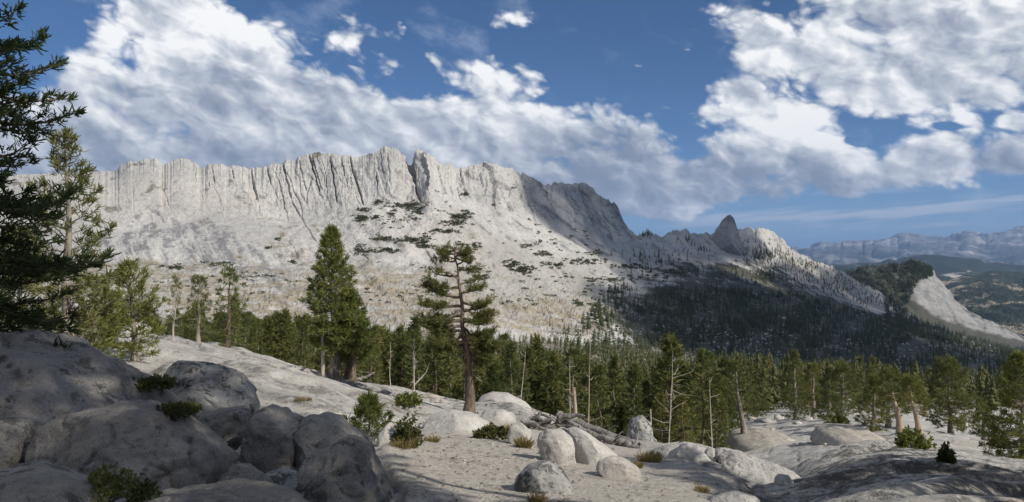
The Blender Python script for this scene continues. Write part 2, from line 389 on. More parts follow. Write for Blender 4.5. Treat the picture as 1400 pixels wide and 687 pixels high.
lic = k.ss(k.add(k.noise(Pst, 1.7, 9, 0.76), k.mul(hu, 0.05)), 0.545, 0.61)
col = k.mix(k.mul(lic, k.add(0.42, k.mul(hu, 0.5))), col, (0.07, 0.07, 0.065))
col = k.mix(k.mul(k.ss(k.add(k.noise(P, 6.5, 6, 0.75), k.mul(hu, 0.045)), 0.55, 0.63), k.add(0.3, k.mul(hu, 0.55))), col, (0.10, 0.10, 0.095))
# gravel sand
n4 = k.noise(P, 14, 4, 0.8)
scol = k.mix(k.ss(n4, 0.35, 0.65), (0.37, 0.335, 0.285), (0.57, 0.53, 0.465))
scol = k.mix(k.mul(k.ss(n2, 0.55, 0.7), 0.5), scol, (0.33, 0.26, 0.18))
scol = k.mix(k.mul(k.ss(n3, 0.62, 0.70), 0.8), scol, (0.13, 0.12, 0.10))
col = k.mix(k.mul(sa, 0.9), col, scol)
# forest floor: duff with bare granite showing
fcol = k.mix(k.ss(k.noise(P, 0.30, 6, 0.7), 0.42, 0.60), (0.11, 0.085, 0.055), (0.30, 0.275, 0.235))
fcol = k.mix(k.mul(k.ss(n2, 0.5, 0.65), 0.6), fcol, (0.07, 0.075, 0.03))
col = k.mix(wo, col, fcol)
col = k.mix(k.mul(fa_, 0.92), col, k.mix(k.ss(k.noise(P, 0.004, 6, 0.65), 0.56, 0.68), (0.045, 0.05, 0.034), (0.22, 0.20, 0.16)))
seam_ = k.mul(k.attr('seam'), k.ss(n2, 0.38, 0.55))
col = k.mix(k.mul(seam_, 0.7), col, (0.11, 0.10, 0.085))
ng = k.noise(P, 10, 5, 0.78)
col = k.mix(k.mul(k.ss(ng, 0.55, 0.64), k.add(0.35, k.mul(hu, 0.55))), col, (0.12, 0.115, 0.105))
col = k.mix(k.mul(k.ss(ng, 0.45, 0.34), 0.4), col, (0.64, 0.60, 0.54))
col = k.mix(k.mul(k.ss(n3, 0.60, 0.70), 0.5), col, (0.12, 0.115, 0.11))
col = k.mix(k.mul(k.ss(n3, 0.40, 0.30), 0.35), col, (0.66, 0.64, 0.60))
k.put(b.inputs['Base Color'], col)
bump(k, b, k.add(k.add(k.mul(n2, 0.9), k.mul(n3, 0.22)), k.add(k.mul(lic, 0.12), k.mul(n4, 0.28))), 1.0, 0.16)
gme = mesh_np('ground', GV, gfaces, True, mg)
set_attr(gme, 'sand', sand); set_attr(gme, 'wood', wood); set_attr(gme, 'hump', hump); set_attr(gme, 'seam', seam); set_attr(gme, 'far', sstep(RR, 800, 1400))
ground = tag(obj('ground', gme), kind='structure')
_sub = np.ones(len(gfaces), bool)
bv_ground = BVHTree.FromPolygons([tuple(v) for v in GV.astype(float)], gfaces.tolist())

# ------------------------------------------------------------------ the long crest
def ip(x, pts_): return np.interp(x, [p[0] for p in pts_], [p[1] for p in pts_])
CREST = [(-500, 260), (-250, 246), (0, 240), (60, 238), (100, 237), (130, 235), (160, 233), (166, 228), (175, 223), (190, 219), (215, 219), (222, 226), (228, 222), (240, 218), (258, 220), (268, 226), (275, 229),
         (285, 226), (300, 225), (330, 229), (355, 230), (375, 227), (400, 219), (418, 213), (430, 210), (455, 211), (480, 213), (500, 213), (512, 208), (520, 203), (527, 199), (536, 200), (545, 205), (552, 212), (558, 217),
         (561, 224), (565, 214), (567, 206), (571, 204), (580, 208), (590, 216), (605, 222), (620, 226), (640, 228), (655, 228), (662, 223), (670, 225), (680, 227), (690, 230), (700, 228), (712, 236), (730, 246), (745, 252),
         (760, 251), (780, 252), (795, 251), (805, 255), (815, 262), (830, 270), (840, 276), (848, 288), (855, 303), (862, 316), (870, 325), (880, 319), (887, 316), (895, 324), (905, 325), (912, 322), (920, 316), (930, 315), (938, 313),
         (945, 320), (955, 322), (965, 319), (972, 321), (980, 316), (1012, 316), (1020, 310), (1026, 312), (1032, 317), (1038, 311), (1048, 311), (1058, 316), (1068, 326), (1078, 337), (1090, 345), (1105, 352), (1120, 358), (1140, 366),
         (1160, 376), (1180, 388), (1200, 398), (1215, 408), (1230, 420), (1260, 439), (1300, 455), (1400, 482), (1600, 506), (1800, 512)]
CREST_D = [(-500, 1050), (0, 1000), (570, 1000), (660, 1060), (760, 1200), (850, 1350), (900, 1480), (1000, 1700), (1080, 1800), (1220, 2000), (1400, 2200), (1800, 2500)]
BASE = [(-500, 320), (100, 300), (200, 303), (300, 298), (400, 300), (440, 296), (480, 286), (540, 274), (570, 278), (600, 264), (640, 275), (680, 290), (720, 305), (760, 316), (800, 328), (850, 342), (900, 345), (1000, 346),
        (1020, 350), (1080, 375), (1140, 396), (1215, 424), (1260, 446), (1300, 463), (1400, 490), (1600, 511), (1800, 516)]
BASE_D = [(-500, 930), (100, 885), (300, 900), (420, 935), (570, 945), (660, 990), (760, 1080), (850, 1230), (900, 1370), (1000, 1580), (1080, 1660), (1220, 1850), (1400, 2000), (1800, 2300)]
MID = [(-500, 380), (100, 368), (300, 366), (400, 366), (500, 365), (600, 365), (700, 378), (800, 392), (900, 400), (1000, 410), (1100, 425), (1200, 450), (1300, 472), (1400, 492), (1800, 520)]
MID_D = [(-500, 800), (100, 770), (300, 770), (500, 800), (600, 810), (700, 840), (800, 900), (900, 1020), (1000, 1150), (1100, 1250), (1200, 1400), (1300, 1450), (1400, 1500), (1800, 1700)]
TOE = [(-500, 470), (100, 462), (250, 462), (400, 470), (500, 478), (600, 484), (700, 492), (800, 500), (900, 510), (1000, 522), (1100, 534), (1200, 545), (1300, 550), (1400, 555), (1800, 558)]
TOE_D = [(-500, 560), (100, 540), (400, 540), (600, 560), (700, 580), (800, 600), (900, 640), (1000, 660), (1100, 660), (1200, 660), (1300, 660), (1400, 660), (1800, 660)]
cpx = np.concatenate([np.arange(-420, -60, 6.0), np.arange(-60, 1260, 1.2), np.arange(1260, 1760, 4.0)])
NR_SEG = (62, 64, 82)
def smooth1(a, w):
    kx = np.hanning(w + 2)[1:-1]; kx /= kx.sum(); return np.convolve(np.pad(a, w // 2, mode='edge'), kx, 'valid')[:len(a)]
jag = fbm(cpx / 9, 0 * cpx, 4.2, 4, 0.6, seed=61) * 3.4 + perlin(cpx / 2.2, 0 * cpx, 1.1, 62) * 1.3
_rj = np.random.RandomState(4); _je = -420 + np.cumsum(_rj.uniform(2.5, 13, 400)); jag += (_rj.uniform(-1, 1, 401) * 2.2)[np.searchsorted(_je, cpx)] * (cpx > 150)
jag *= np.interp(cpx, [0, 140, 165, 850, 1080, 1200], [0.35, 0.35, 1, 1, 1, 0.5])
y3 = ip(cpx, CREST) - jag * 0.8; d3 = ip(cpx, CREST_D) + fbm(cpx / 40, 0, 9, 3, seed=66) * 9
y3s = np.maximum(smooth1(ip(cpx, CREST), 61), y3) ; d3s = ip(cpx, CREST_D)
y2 = smooth1(ip(cpx, BASE), 41); d2_ = smooth1(ip(cpx, BASE_D), 61)
y1 = smooth1(ip(cpx, MID), 61); d1_ = smooth1(ip(cpx, MID_D), 61)
y0 = smooth1(ip(cpx, TOE), 61); d0_ = smooth1(ip(cpx, TOE_D), 61)
def world(px, py, d): return np.stack([(px - CX) / F * d, d + 0 * px, (HZ - py) / F * d], -1)
L3s = world(cpx, y3s, d3s)
L0, L1, L2, L3 = world(cpx, y0, d0_), world(cpx, y1, d1_), world(cpx, y2, d2_), world(cpx, y3, d3)
y2 = np.maximum(y2, y3 + 4)
rows = []
for i in range(NR_SEG[0]): t = i / NR_SEG[0]; rows.append(L0 * (1 - t) + L1 * t)
for i in range(NR_SEG[1]): t = i / NR_SEG[1]; rows.append(L1 * (1 - t) + L2 * t)
for i in range(NR_SEG[2] + 1):
    t = i / NR_SEG[2]; top_ = L3s * (1 - t ** 5) + L3 * t ** 5; c = L2 * (1 - t) + top_ * t
    c[:, 2] += np.sin(t * math.pi) * 0.0; rows.append(c)
BK = 22
for i in range(1, BK):
    t = i / (BK - 1); c = L3.copy(); s_ = 1 + 0.42 * t; c[:, 0] *= s_; c[:, 1] *= s_; c[:, 2] = L3[:, 2] * (1 - t) + np.minimum(-170, L3[:, 2] - 130) * t - 12 * math.sin(t * 3.1); rows.append(c)
RV = np.array(rows)
NRW = sum(NR_SEG) + 1
# soften the creases between the segments, leave the skyline alone
for _ in range(10):
    sm = RV.copy(); sm[1:-1] = (RV[:-2] + 2 * RV[1:-1] + RV[2:]) / 4; wgt = np.ones(len(RV)); wgt[NRW - 7:] = 0; RV = RV * (1 - wgt[:, None, None]) + sm * wgt[:, None, None]
def normals(V):
    du = np.gradient(V, axis=1); dv = np.gradient(V, axis=0); nn = np.cross(du, dv); return nn / (np.linalg.norm(nn, axis=-1, keepdims=True) + 1e-9)
NN = normals(RV)
for _ in range(6): NN[1:-1, 1:-1] = (NN[:-2, 1:-1] + NN[2:, 1:-1] + NN[1:-1, :-2] + NN[1:-1, 2:] + 2 * NN[1:-1, 1:-1]) / 6
PXG = CX + F * RV[..., 0] / RV[..., 1]; PYG = HZ - F * RV[..., 2] / RV[..., 1]
rowi = np.arange(len(RV))[:, None] * np.ones_like(PXG)
cliff = sstep(rowi, NR_SEG[0] + NR_SEG[1] - 14, NR_SEG[0] + NR_SEG[1] + 22)          # 1 on the steep headwall
front = 1 - sstep(rowi, NRW - 1, NRW + 3)
edge = 1 - 0.75 * sstep(rowi, NRW - 12, NRW - 1)
x_, y_, z_ = RV[..., 0], RV[..., 1], RV[..., 2]
S_ = PXG - 0.23 * (PYG - 200)                  # joints lean: they run down to the right
craggy = np.interp(PXG, [60, 200, 310, 400, 860, 900, 1080, 1200], [0.05, 0.07, 0.3, 0.9, 1, 0.7, 0.7, 0.3])
rpl = np.random.RandomState(12)
def plates(coord, wmin, wmax, lo, hi):
    ed = lo + np.cumsum(rpl.uniform(wmin, wmax, int((hi - lo) / wmin) + 4)); i = np.clip(np.searchsorted(ed, coord), 1, len(ed) - 1)
    off = rpl.uniform(-1, 1, len(ed) + 1); tl = rpl.uniform(-1, 1, len(ed) + 1); f = (coord - ed[i - 1]) / (ed[i] - ed[i - 1])
    return off[i] + tl[i] * (f - 0.5) * 1.6
LED = plates(PYG + 0.35 * PXG + fbm(PXG / 16, PYG / 12, 3.0, 3, seed=173) * 7, 5, 24, -900, 1500)
SW = S_ + fbm(S_ / 25, PYG / 30, 2.0, 3, seed=171) * 5
D = cliff * craggy * (plates(SW, 18, 64, -700, 2000) * 2.3 + plates(SW * 1.0 + 40 + perlin(S_ / 12, PYG / 14, 1, 172) * 2.5, 5, 22, -700, 2000) * 0.7 + fbm(S_ / 60, PYG / 160, 0, 2, seed=70) * 8 + fbm(PXG / 8, PYG / 14, 5, 3, 0.6, seed=75) * 1.3 + LED * 0.9)
jn = np.clip(1 - np.abs(perlin(S_ / 24 + 0.25 * fbm(S_ / 30, PYG / 40, 3, 2, seed=72), PYG / 130, 7.7, 73)) / 0.030, 0, 1) * sstep(perlin(S_ / 60, PYG / 45, 1.7, 74), -0.15, 0.25)
jn2 = np.clip(1 - np.abs(perlin(S_ / 9, PYG / 70, 3.1, 76)) / 0.06, 0, 1) * sstep(perlin(S_ / 40, PYG / 30, 8.7, 77), 0.0, 0.35)
D -= cliff * (jn * 3.4 + jn2 * 1.5) * (0.25 + 0.75 * craggy)
SD = PXG - 0.95 * (PYG - 300)
dj = np.clip(1 - np.abs(perlin(SD / 30, PYG / 110 + SD / 300, 2.2, 78)) / 0.035, 0, 1) * sstep(perlin(SD / 50, PYG / 40, 4.7, 79), -0.1, 0.3)
D -= (1 - cliff) * dj * 2.6 * sstep(PXG, 330, 460)
D += fbm(x_ / 55, y_ / 55, z_ / 55, 4, 0.55, seed=80) * 5.0 * (1 - 0.7 * cliff) * (0.5 + 0.5 * craggy)
D += fbm(x_ / 9, y_ / 9, z_ / 9, 4, 0.62, seed=85) * 0.9 * (0.45 + 0.55 * craggy)
# ribs and gullies running down the right-hand slabs
D += (1 - cliff) * sstep(PXG, 380, 520) * (1 - sstep(PXG, 980, 1100)) * ridged((PXG - 0.85 * (PYG - 300)) / 40, PYG / 190, 1, 2, 0.5, seed=90) * 1.8
# the darker stepped slab band under the smooth shield on the left
bandm = np.exp(-((PYG - 345) / 26) ** 2) * sstep(PXG, 60, 160) * (1 - sstep(PXG, 400, 470))
D += bandm * (ridged((PXG - 0.5 * (PYG - 300)) / 26, PYG / 70, 1, 3, 0.6, seed=93) * 1.2)
CRACKS = [((422, 211), (437, 264), 1.7, 11), ((426, 213), (440, 262), 1.0, 6), ((451, 213), (461, 280), 1.2, 9), ((478, 214), (497, 283), 1.5, 11), ((514, 238), (516, 262), 1.0, 6), ((343, 232), (352, 278), 1.5, 9), ((365, 229), (372, 259), 1.1, 7),
          ((388, 227), (399, 278), 1.2, 8), ((399, 278), (436, 336), 0.9, 4), ((318, 233), (320, 250), 0.9, 5), ((292, 243), (294, 256), 0.9, 5), ((285, 250), (287, 259), 0.9, 5), ((667, 238), (679, 277), 1.4, 8), ((655, 240), (660, 262), 1.1, 5), ((662, 222), (664, 232), 1.0, 6),
          ((559, 216), (568, 252), 3.4, 26), ((568, 252), (575, 280), 2.2, 14), ((793, 255), (815, 312), 2.2, 12), ((836, 273), (861, 320), 2.0, 10), ((808, 262), (826, 305), 1.3, 7), ((600, 224), (611, 262), 1.0, 5), ((628, 228), (640, 268), 1.0, 5), ((700, 236), (720, 290), 1.2, 5), ((530, 214), (534, 256), 0.9, 4),
          ((409, 222), (420, 268), 0.9, 5), ((466, 216), (476, 262), 0.8, 4), ((742, 256), (766, 306), 1.1, 5), ((770, 256), (792, 306), 1.1, 5), ((680, 262), (700, 300), 1.0, 4)]
for (xa, ya), (xb, yb), wd, dp in CRACKS:
    t = np.clip((PYG - ya) / (yb - ya), 0, 1); xc = xa + (xb - xa) * t + perlin(PYG / 9.0, 0, xa, 5) * 1.4
    fade = sstep(PYG, ya - 3, ya + 1) * (1 - sstep(PYG, yb - 8, yb + 1)); taper = 1 - 0.5 * t
    D -= dp * fade * taper * np.clip(1 - np.abs(PXG - xc) / (wd * 1.25), 0, 1) * (rowi < NRW)
# the free-standing pillar beside the chimney leans out
D += 14 * np.exp(-((PXG - 576 - 0.15 * (PYG - 205)) / 9) ** 2) * sstep(PYG, 200, 212) * (1 - sstep(PYG, 262, 290)) * (rowi < NRW)
# small steps and blocks on the lower slopes
D += (1 - cliff) * np.clip(fbm(x_ / 7, y_ / 7, z_ / 7, 3, 0.7, seed=95), 0, 1) * 2.4 * sstep(PYG, 330, 420)
front2 = front * edge
RV2 = RV + NN * (D * front2)[..., None]
RV2[..., 2] += (1 - front) * fbm(x_ / 40, y_ / 40, 0, 3, seed=98) * 6
# zones of the real surface: grass and grit ledges, dark water-stained rock, warm shield, forest soil
def blob(cx, cy, sx, sy, rot=0.0):
    dx, dy = PXG - cx, PYG - cy; c, s = math.cos(rot), math.sin(rot); return np.exp(-((dx * c + dy * s) / sx) ** 2 - ((-dx * s + dy * c) / sy) ** 2)
nzr = fbm(x_ / 26, y_ / 26, z_ / 26, 4, 0.6, seed=101)
grass = np.clip(blob(330, 404, 220, 34) + blob(180, 385, 120, 22) + 0.75 * blob(560, 425, 160, 28) + 0.6 * blob(760, 440, 140, 30) + 0.4 * blob(380, 330, 60, 14, 0.5) + 0.5 * blob(540, 385, 80, 16), 0, 1)
grass = sstep(grass + nzr * 0.5, 0.18, 0.6)
stain = np.clip(1.2 * blob(285, 340, 95, 26, 0.4) + 1.0 * blob(165, 330, 60, 16) + 0.7 * blob(330, 350, 70, 20, 0.5) + 0.5 * blob(800, 300, 80, 50, 0.5) + 0.3 * blob(690, 270, 60, 40, 0.6), 0, 1)
stain = sstep(stain + nzr * 0.8, 0.25, 0.6)
warm = sstep(blob(230, 268, 190, 38) + blob(620, 330, 120, 50, 0.4) * 0.8 + blob(470, 340, 60, 40) * 0.5 + nzr * 0.3, 0.25, 0.8)
soil_tail = sstep(PXG, 1225, 1265)
talus = sstep(blob(720, 385, 150, 55, 0.25) + 0.8 * blob(560, 410, 130, 40) + 0.6 * blob(250, 400, 200, 30) + 0.9 * blob(1130, 388, 110, 26, 0.35) + 0.6 * blob(950, 365, 100, 22, 0.1) + 0.5 * nzr, 0.3, 0.75)
soil = sstep(0.5 * nzr + 0.78 * sstep(PXG, 850, 960) * sstep(PYG, ip(PXG, CREST) + 22, ip(PXG, CREST) + 60) * (1 - 0.6 * blob(1040, 330, 40, 30)) + np.interp(PXG, [780, 860, 1000, 1400], [0, 0.6, 1.0, 1.1]) * sstep(PYG, ip(PXG, [(800, 420), (860, 392), (1000, 388), (1080, 395), (1220, 428), (1400, 470)]), ip(PXG, [(800, 450), (860, 410), (1000, 405), (1080, 412), (1220, 440), (1400, 482)])), 0.3, 0.7)

soil = np.maximum(soil, soil_tail)
mr, k, b = new_mat('crest_granite')
g = k.node('ShaderNodeNewGeometry'); P = g.outputs['Position']
gr, stn, wm, sl_ = k.attr('grass'), k.attr('stain'), k.attr('warm'), k.attr('soil')
Pv = k.vec('MULTIPLY', P, (1.0, 1.0, 0.22)); Pd = k.vec('MULTIPLY', P, (1.0, 0.35, 0.35))
n1 = k.noise(P, 0.016, 6, 0.6); n2 = k.noise(P, 0.11, 7, 0.68); n3 = k.noise(P, 0.6, 4, 0.7); nv = k.noise(Pv, 0.10, 6, 0.65)
col = k.mix(k.ss(n1, 0.35, 0.65), (0.355, 0.345, 0.325), (0.475, 0.46, 0.43))
col = k.mix(k.mul(k.ss(nv, 0.50, 0.66), 0.28), col, (0.27, 0.265, 0.26))
nvf = k.noise(k.vec('MULTIPLY', P, (1.0, 1.0, 0.12)), 0.33, 5, 0.7)
col = k.mix(k.mul(k.ss(nvf, 0.56, 0.66), 0.28), col, (0.22, 0.22, 0.225))
col = k.mix(k.mul(wm, 0.38), col, (0.51, 0.465, 0.405))
col = k.mix(k.mul(k.ss(n2, 0.55, 0.72), 0.5), col, (0.56, 0.54, 0.50))
col = k.mix(k.mul(k.ss(n2, 0.46, 0.30), 0.45), col, (0.25, 0.25, 0.245))
nm = k.noise(P, 0.27, 5, 0.75)
col = k.mix(k.mul(k.ss(nm, 0.53, 0.64), 0.5), col, (0.21, 0.205, 0.195))
col = k.mix(k.mul(k.ss(nm, 0.45, 0.36), 0.4), col, (0.60, 0.575, 0.53))
col = k.mix(k.mul(k.attr('talus'), k.ss(n2, 0.42, 0.60, 0.45, 0.85)), col, (0.33, 0.31, 0.275))
xs_, ys_, zs_ = k.sep(P); Pd2 = k.xyz(k.add(xs_, k.mul(zs_, 1.3)), k.mul(k.sub(xs_, zs_), 0.10), k.mul(ys_, 0.2))
stm = k.mul(stn, k.ss(k.add(k.mul(k.noise(Pd2, 0.10, 6, 0.72), 0.7), k.mul(k.noise(P, 0.2, 5, 0.75), 0.3)), 0.46, 0.56))
col = k.mix(k.mul(stm, 0.85), col, (0.16, 0.16, 0.165))
gm = k.mul(gr, k.ss(k.noise(k.vec('MULTIPLY', P, (0.4, 1.0, 1.6)), 0.085, 6, 0.7), 0.40, 0.58))
col = k.mix(k.mul(gm, 0.85), col, (0.27, 0.225, 0.15))
col = k.mix(k.mul(k.mul(gr, k.ss(k.noise(P, 0.13, 5, 0.7), 0.56, 0.64)), 0.7), col, (0.10, 0.10, 0.055))
col = k.mix(k.mul(sl_, k.ss(k.noise(P, 0.05, 6, 0.65), 0.70, 0.56, 0, 0.95)), col, (0.065, 0.066, 0.045))
col = k.mix(k.mul(k.ss(n3, 0.60, 0.72), 0.5), col, (0.17, 0.17, 0.165))
k.put(b.inputs['Base Color'], col)
bump(k, b, k.add(k.mul(n2, 1.0), k.add(k.mul(n3, 0.35), k.mul(nv, 0.6))), 0.8, 1.3)
rfaces = grid_faces(*PXG.shape)
rme = mesh_np('mountain_ridge', RV2.reshape(-1, 3), rfaces, False, mr)
for nm, a_ in (('grass', grass), ('stain', stain), ('warm', warm), ('soil', soil), ('talus', talus)): set_attr(rme, nm, a_)
ridge = tag(obj('mountain_ridge', rme), kind='structure')
bv_ridge = BVHTree.FromPolygons([tuple(v) for v in RV2.reshape(-1, 3).astype(float)], rfaces.tolist())

# ------------------------------------------------------------------ hills and far ranges
def hill(name, crest, d_top, toe, d_toe, px0, px1, npx, nrow, relief, mat, seed, back=0.25, jagw=(0, 20), shape=0.0, backz=-300):
    px = np.linspace(px0, px1, npx); yt = ip(px, crest) - fbm(px / jagw[1], 0 * px, seed, 4, 0.6, seed=seed) * jagw[0]
    yb = ip(px, toe); dt = ip(px, d_top) if isinstance(d_top, list) else d_top + 0 * px; db = ip(px, d_toe) if isinstance(d_toe, list) else d_toe + 0 * px
    A_, B_ = world(px, yb, db), world(px, yt, dt); V = []
    for i in range(nrow + 1):
        t = i / nrow; c = A_ * (1 - t) + B_ * t; c[:, 2] += math.sin(math.pi * t) * shape * (B_[:, 2] - A_[:, 2]); V.append(c)
    for i in range(1, 12):
        t = i / 11; c = B_.copy(); c[:, :2] *= 1 + back * t; c[:, 2] = B_[:, 2] * (1 - t) + np.minimum(backz, B_[:, 2] - 120) * t; V.append(c)
    V = np.array(V); nn = normals(V); f = np.ones(len(V)); f[nrow - 3:nrow + 1] = 0.25; f[nrow + 1:] = 0.6
    x, y, z = V[..., 0], V[..., 1], V[..., 2]; w = relief[1]
    Dd = (fbm(x / w, y / w, z / w, 5, 0.55, seed=seed + 3) + 0.6 * ridged(x / w / 0.8, y / w / 2.5, 0.3, 3, seed=seed + 5)) * relief[0]
    V = V + nn * (Dd * f[:, None])[..., None]
    me = mesh_np(name, V.reshape(-1, 3), grid_faces(*x.shape), True, mat)
    return tag(obj(name, me), kind='structure'), V, me
def far_mat(name, sc, rock, rock2, forest, flo, fhi, zlo=None, zhi=None):
    m, k, b = new_mat(name); g = k.node('ShaderNodeNewGeometry'); P = g.outputs['Position']
    n1 = k.noise(P, sc, 7, 0.62); n2 = k.noise(P, sc * 5, 6, 0.68)
    col = k.mix(k.ss(n2, 0.36, 0.64), rock, rock2)
    f = k.ss(k.add(n1, k.mul(k.sub(n2, 0.5), 0.35)), flo, fhi)
    if zlo is not None: f = k.mul(f, k.lin(k.sep(P)[2], zlo, zhi, 1.0, 0.0))
    col = k.mix(f, col, forest)
    k.put(b.inputs['Base Color'], col); bump(k, b, n2, 0.6, 0.35 / sc * 0.08)
    return m
m_dome = far_mat('dome_granite', 0.006, (0.20, 0.196, 0.19), (0.33, 0.32, 0.30), (0.09, 0.09, 0.08), 0.56, 0.64)
m_plateau = far_mat('plateau', 0.0035, (0.30, 0.25, 0.18), (0.42, 0.37, 0.29), (0.030, 0.040, 0.025), 0.40, 0.50)
m_woodhill = far_mat('wooded_hill', 0.0016, (0.30, 0.28, 0.25), (0.48, 0.46, 0.42), (0.028, 0.040, 0.028), 0.36, 0.40)
m_range = far_mat('far_range', 0.00055, (0.10, 0.10, 0.105), (0.40, 0.385, 0.36), (0.04, 0.05, 0.045), 0.42, 0.54, 100, 1000)
dome, dome_v, dome_me = hill('granite_dome', [(1060, 400), (1120, 384), (1171, 369), (1219, 362), (1254, 360), (1267, 366), (1273, 377), (1289, 390), (1302, 411), (1328, 429), (1363, 446), (1384, 455), (1405, 472), (1450, 492), (1600, 505)],
                       2750, [(1060, 440), (1200, 450), (1300, 470), (1400, 496), (1600, 512)], 2330, 1060, 1600, 300, 60, (16, 130), m_dome, 11, shape=0.12, backz=-250, jagw=(2, 20))
dpx = CX + F * dome_v[..., 0] / dome_v[..., 1]; dpy = HZ - F * dome_v[..., 2] / dome_v[..., 1]
set_attr(dome_me, 'soil', 1 - sstep(dpx + 8 * perlin(dpx / 14, dpy / 10, 0.5, 4), ip(dpy, [(355, 1272), (370, 1262), (400, 1246), (430, 1240), (470, 1250)]) - 8, ip(dpy, [(355, 1272), (370, 1262), (400, 1246), (430, 1240), (470, 1250)]) + 6))
_ds = np.maximum(np.array([v.value for v in dome_me.attributes['soil'].data]).reshape(dpx.shape), sstep(dpy - ip(dpx, [(1200, 400), (1250, 408), (1280, 430), (1330, 448), (1390, 462), (1500, 470)]) + 3 * perlin(dpx / 9, dpy / 5, 2.5, 6), 0, 5))
dome_me.attributes['soil'].data.foreach_set('value', np.ascontiguousarray(_ds, dtype=np.float32).ravel())
kd = NT(m_dome.node_tree); bd = [n_ for n_ in m_dome.node_tree.nodes if n_.type == 'BSDF_PRINCIPLED'][0]; old = bd.inputs['Base Color'].links[0].from_socket
kd.l.new(kd.mix(kd.mul(kd.attr('soil'), 0.9), old, (0.05, 0.052, 0.035)), bd.inputs['Base Color'])
plateau, plat_v, _ = hill('plateau', [(1180, 420), (1260, 395), (1293, 385), (1324, 377), (1355, 371), (1400, 374), (1500, 378), (1700, 372), (1900, 380)], 5000, [(1180, 460), (1900, 462)], 3300, 1150, 1900, 260, 50, (30, 300), m_plateau, 23, jagw=(2.5, 25), backz=-400)
woodhill, _, _ = hill('wooded_hill', [(1020, 372), (1120, 364), (1180, 362), (1254, 352), (1300, 351), (1340, 356), (1400, 366), (1500, 360), (1900, 364)], 9000, [(1000, 385), (1900, 395)], 6200, 1000, 1900, 240, 40, (40, 600), m_woodhill, 37, jagw=(2.0, 40), backz=-500)
frange, _, _ = hill('far_range', [(600, 350), (800, 345), (1000, 345), (1090, 343), (1106, 341), (1121, 335), (1136, 332), (1154, 333), (1176, 335), (1193, 333), (1206, 328), (1215, 329), (1226, 328), (1245, 325), (1258, 327), (1280, 329), (1287, 326),
                 (1302, 324), (1322, 318.5), (1337, 322), (1350, 324), (1368, 321), (1385, 315), (1400, 313), (1430, 310), (1480, 318), (1560, 312), (1700, 322), (1900, 330)], 24000, [(600, 372), (1900, 372)], 14500, 600, 1950, 520, 60, (130, 900), m_range, 51, jagw=(2.4, 7), backz=-600)
print('terrain done')
# ------------------------------------------------------------------ finding places on the terrain
def hit(px, py, only=None):
    d = Vector(((px - CX) / F, 1.0, (HZ - py) / F)).normalized(); best = None
    for nm, t in (('g', bv_ground), ('r', bv_ridge)):
        if only and nm != only: continue
        h = t.ray_cast(Vector((0, 0, 0)), d)
        if h[0] is not None and (best is None or h[3] < best[3]): best = h
    return best[0].copy() if best else None
def drop(x, y):
    zs = []
    for t in (bv_ground, bv_ridge):
        h = t.ray_cast(Vector((x, y, 3000)), Vector((0, 0, -1)))
        if h[0] is not None: zs.append(h[0].z)
    return max(zs) if zs else None

# ------------------------------------------------------------------ boulders
M_shade = granite('granite_outcrop_shade_toned', 1.0, (0.37, 0.345, 0.31), (0.235, 0.22, 0.195), 0.7, 0.4, 0.05)  # base colours darkened to deepen the outcrop's shade, with lichen and rust on top
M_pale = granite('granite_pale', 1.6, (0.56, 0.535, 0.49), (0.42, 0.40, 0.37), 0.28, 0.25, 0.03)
M_rust = granite('granite_rusty', 1.6, (0.54, 0.51, 0.46), (0.42, 0.39, 0.35), 0.2, 0.95, 0.03)
M_orust = granite('granite_outcrop_rusty_shade_toned', 1.0, (0.37, 0.34, 0.30), (0.24, 0.22, 0.195), 0.5, 0.9, 0.05)  # rust film over the same base, its shade likewise put into the colour
M_lichen = granite('granite_lichen', 1.7, (0.42, 0.41, 0.385), (0.24, 0.24, 0.23), 1.1, 0.1, 0.03)
M_slab = granite('granite_slab', 0.7, (0.52, 0.50, 0.46), (0.40, 0.385, 0.36), 0.5, 0.25, 0.06)
M_tan = granite('granite_tan', 0.35, (0.50, 0.455, 0.385), (0.38, 0.345, 0.295), 0.45, 0.4, 0.08)
M_far = granite('granite_talus', 0.25, (0.60, 0.585, 0.55), (0.42, 0.41, 0.39), 0.3, 0.1, 0.12)
M_spire = granite('granite_spire', 0.03, (0.40, 0.385, 0.36), (0.25, 0.245, 0.24), 0.4, 0.1, 0.6)
_ico = {}
def ico(sub):
    if sub not in _ico:
        bm = bmesh.new(); bmesh.ops.create_icosphere(bm, subdivisions=sub, radius=1.0); bm.verts.ensure_lookup_table()
        _ico[sub] = (np.array([v.co[:] for v in bm.verts]), np.array([[v.index for v in f.verts] for f in bm.faces])); bm.free()
    return _ico[sub]
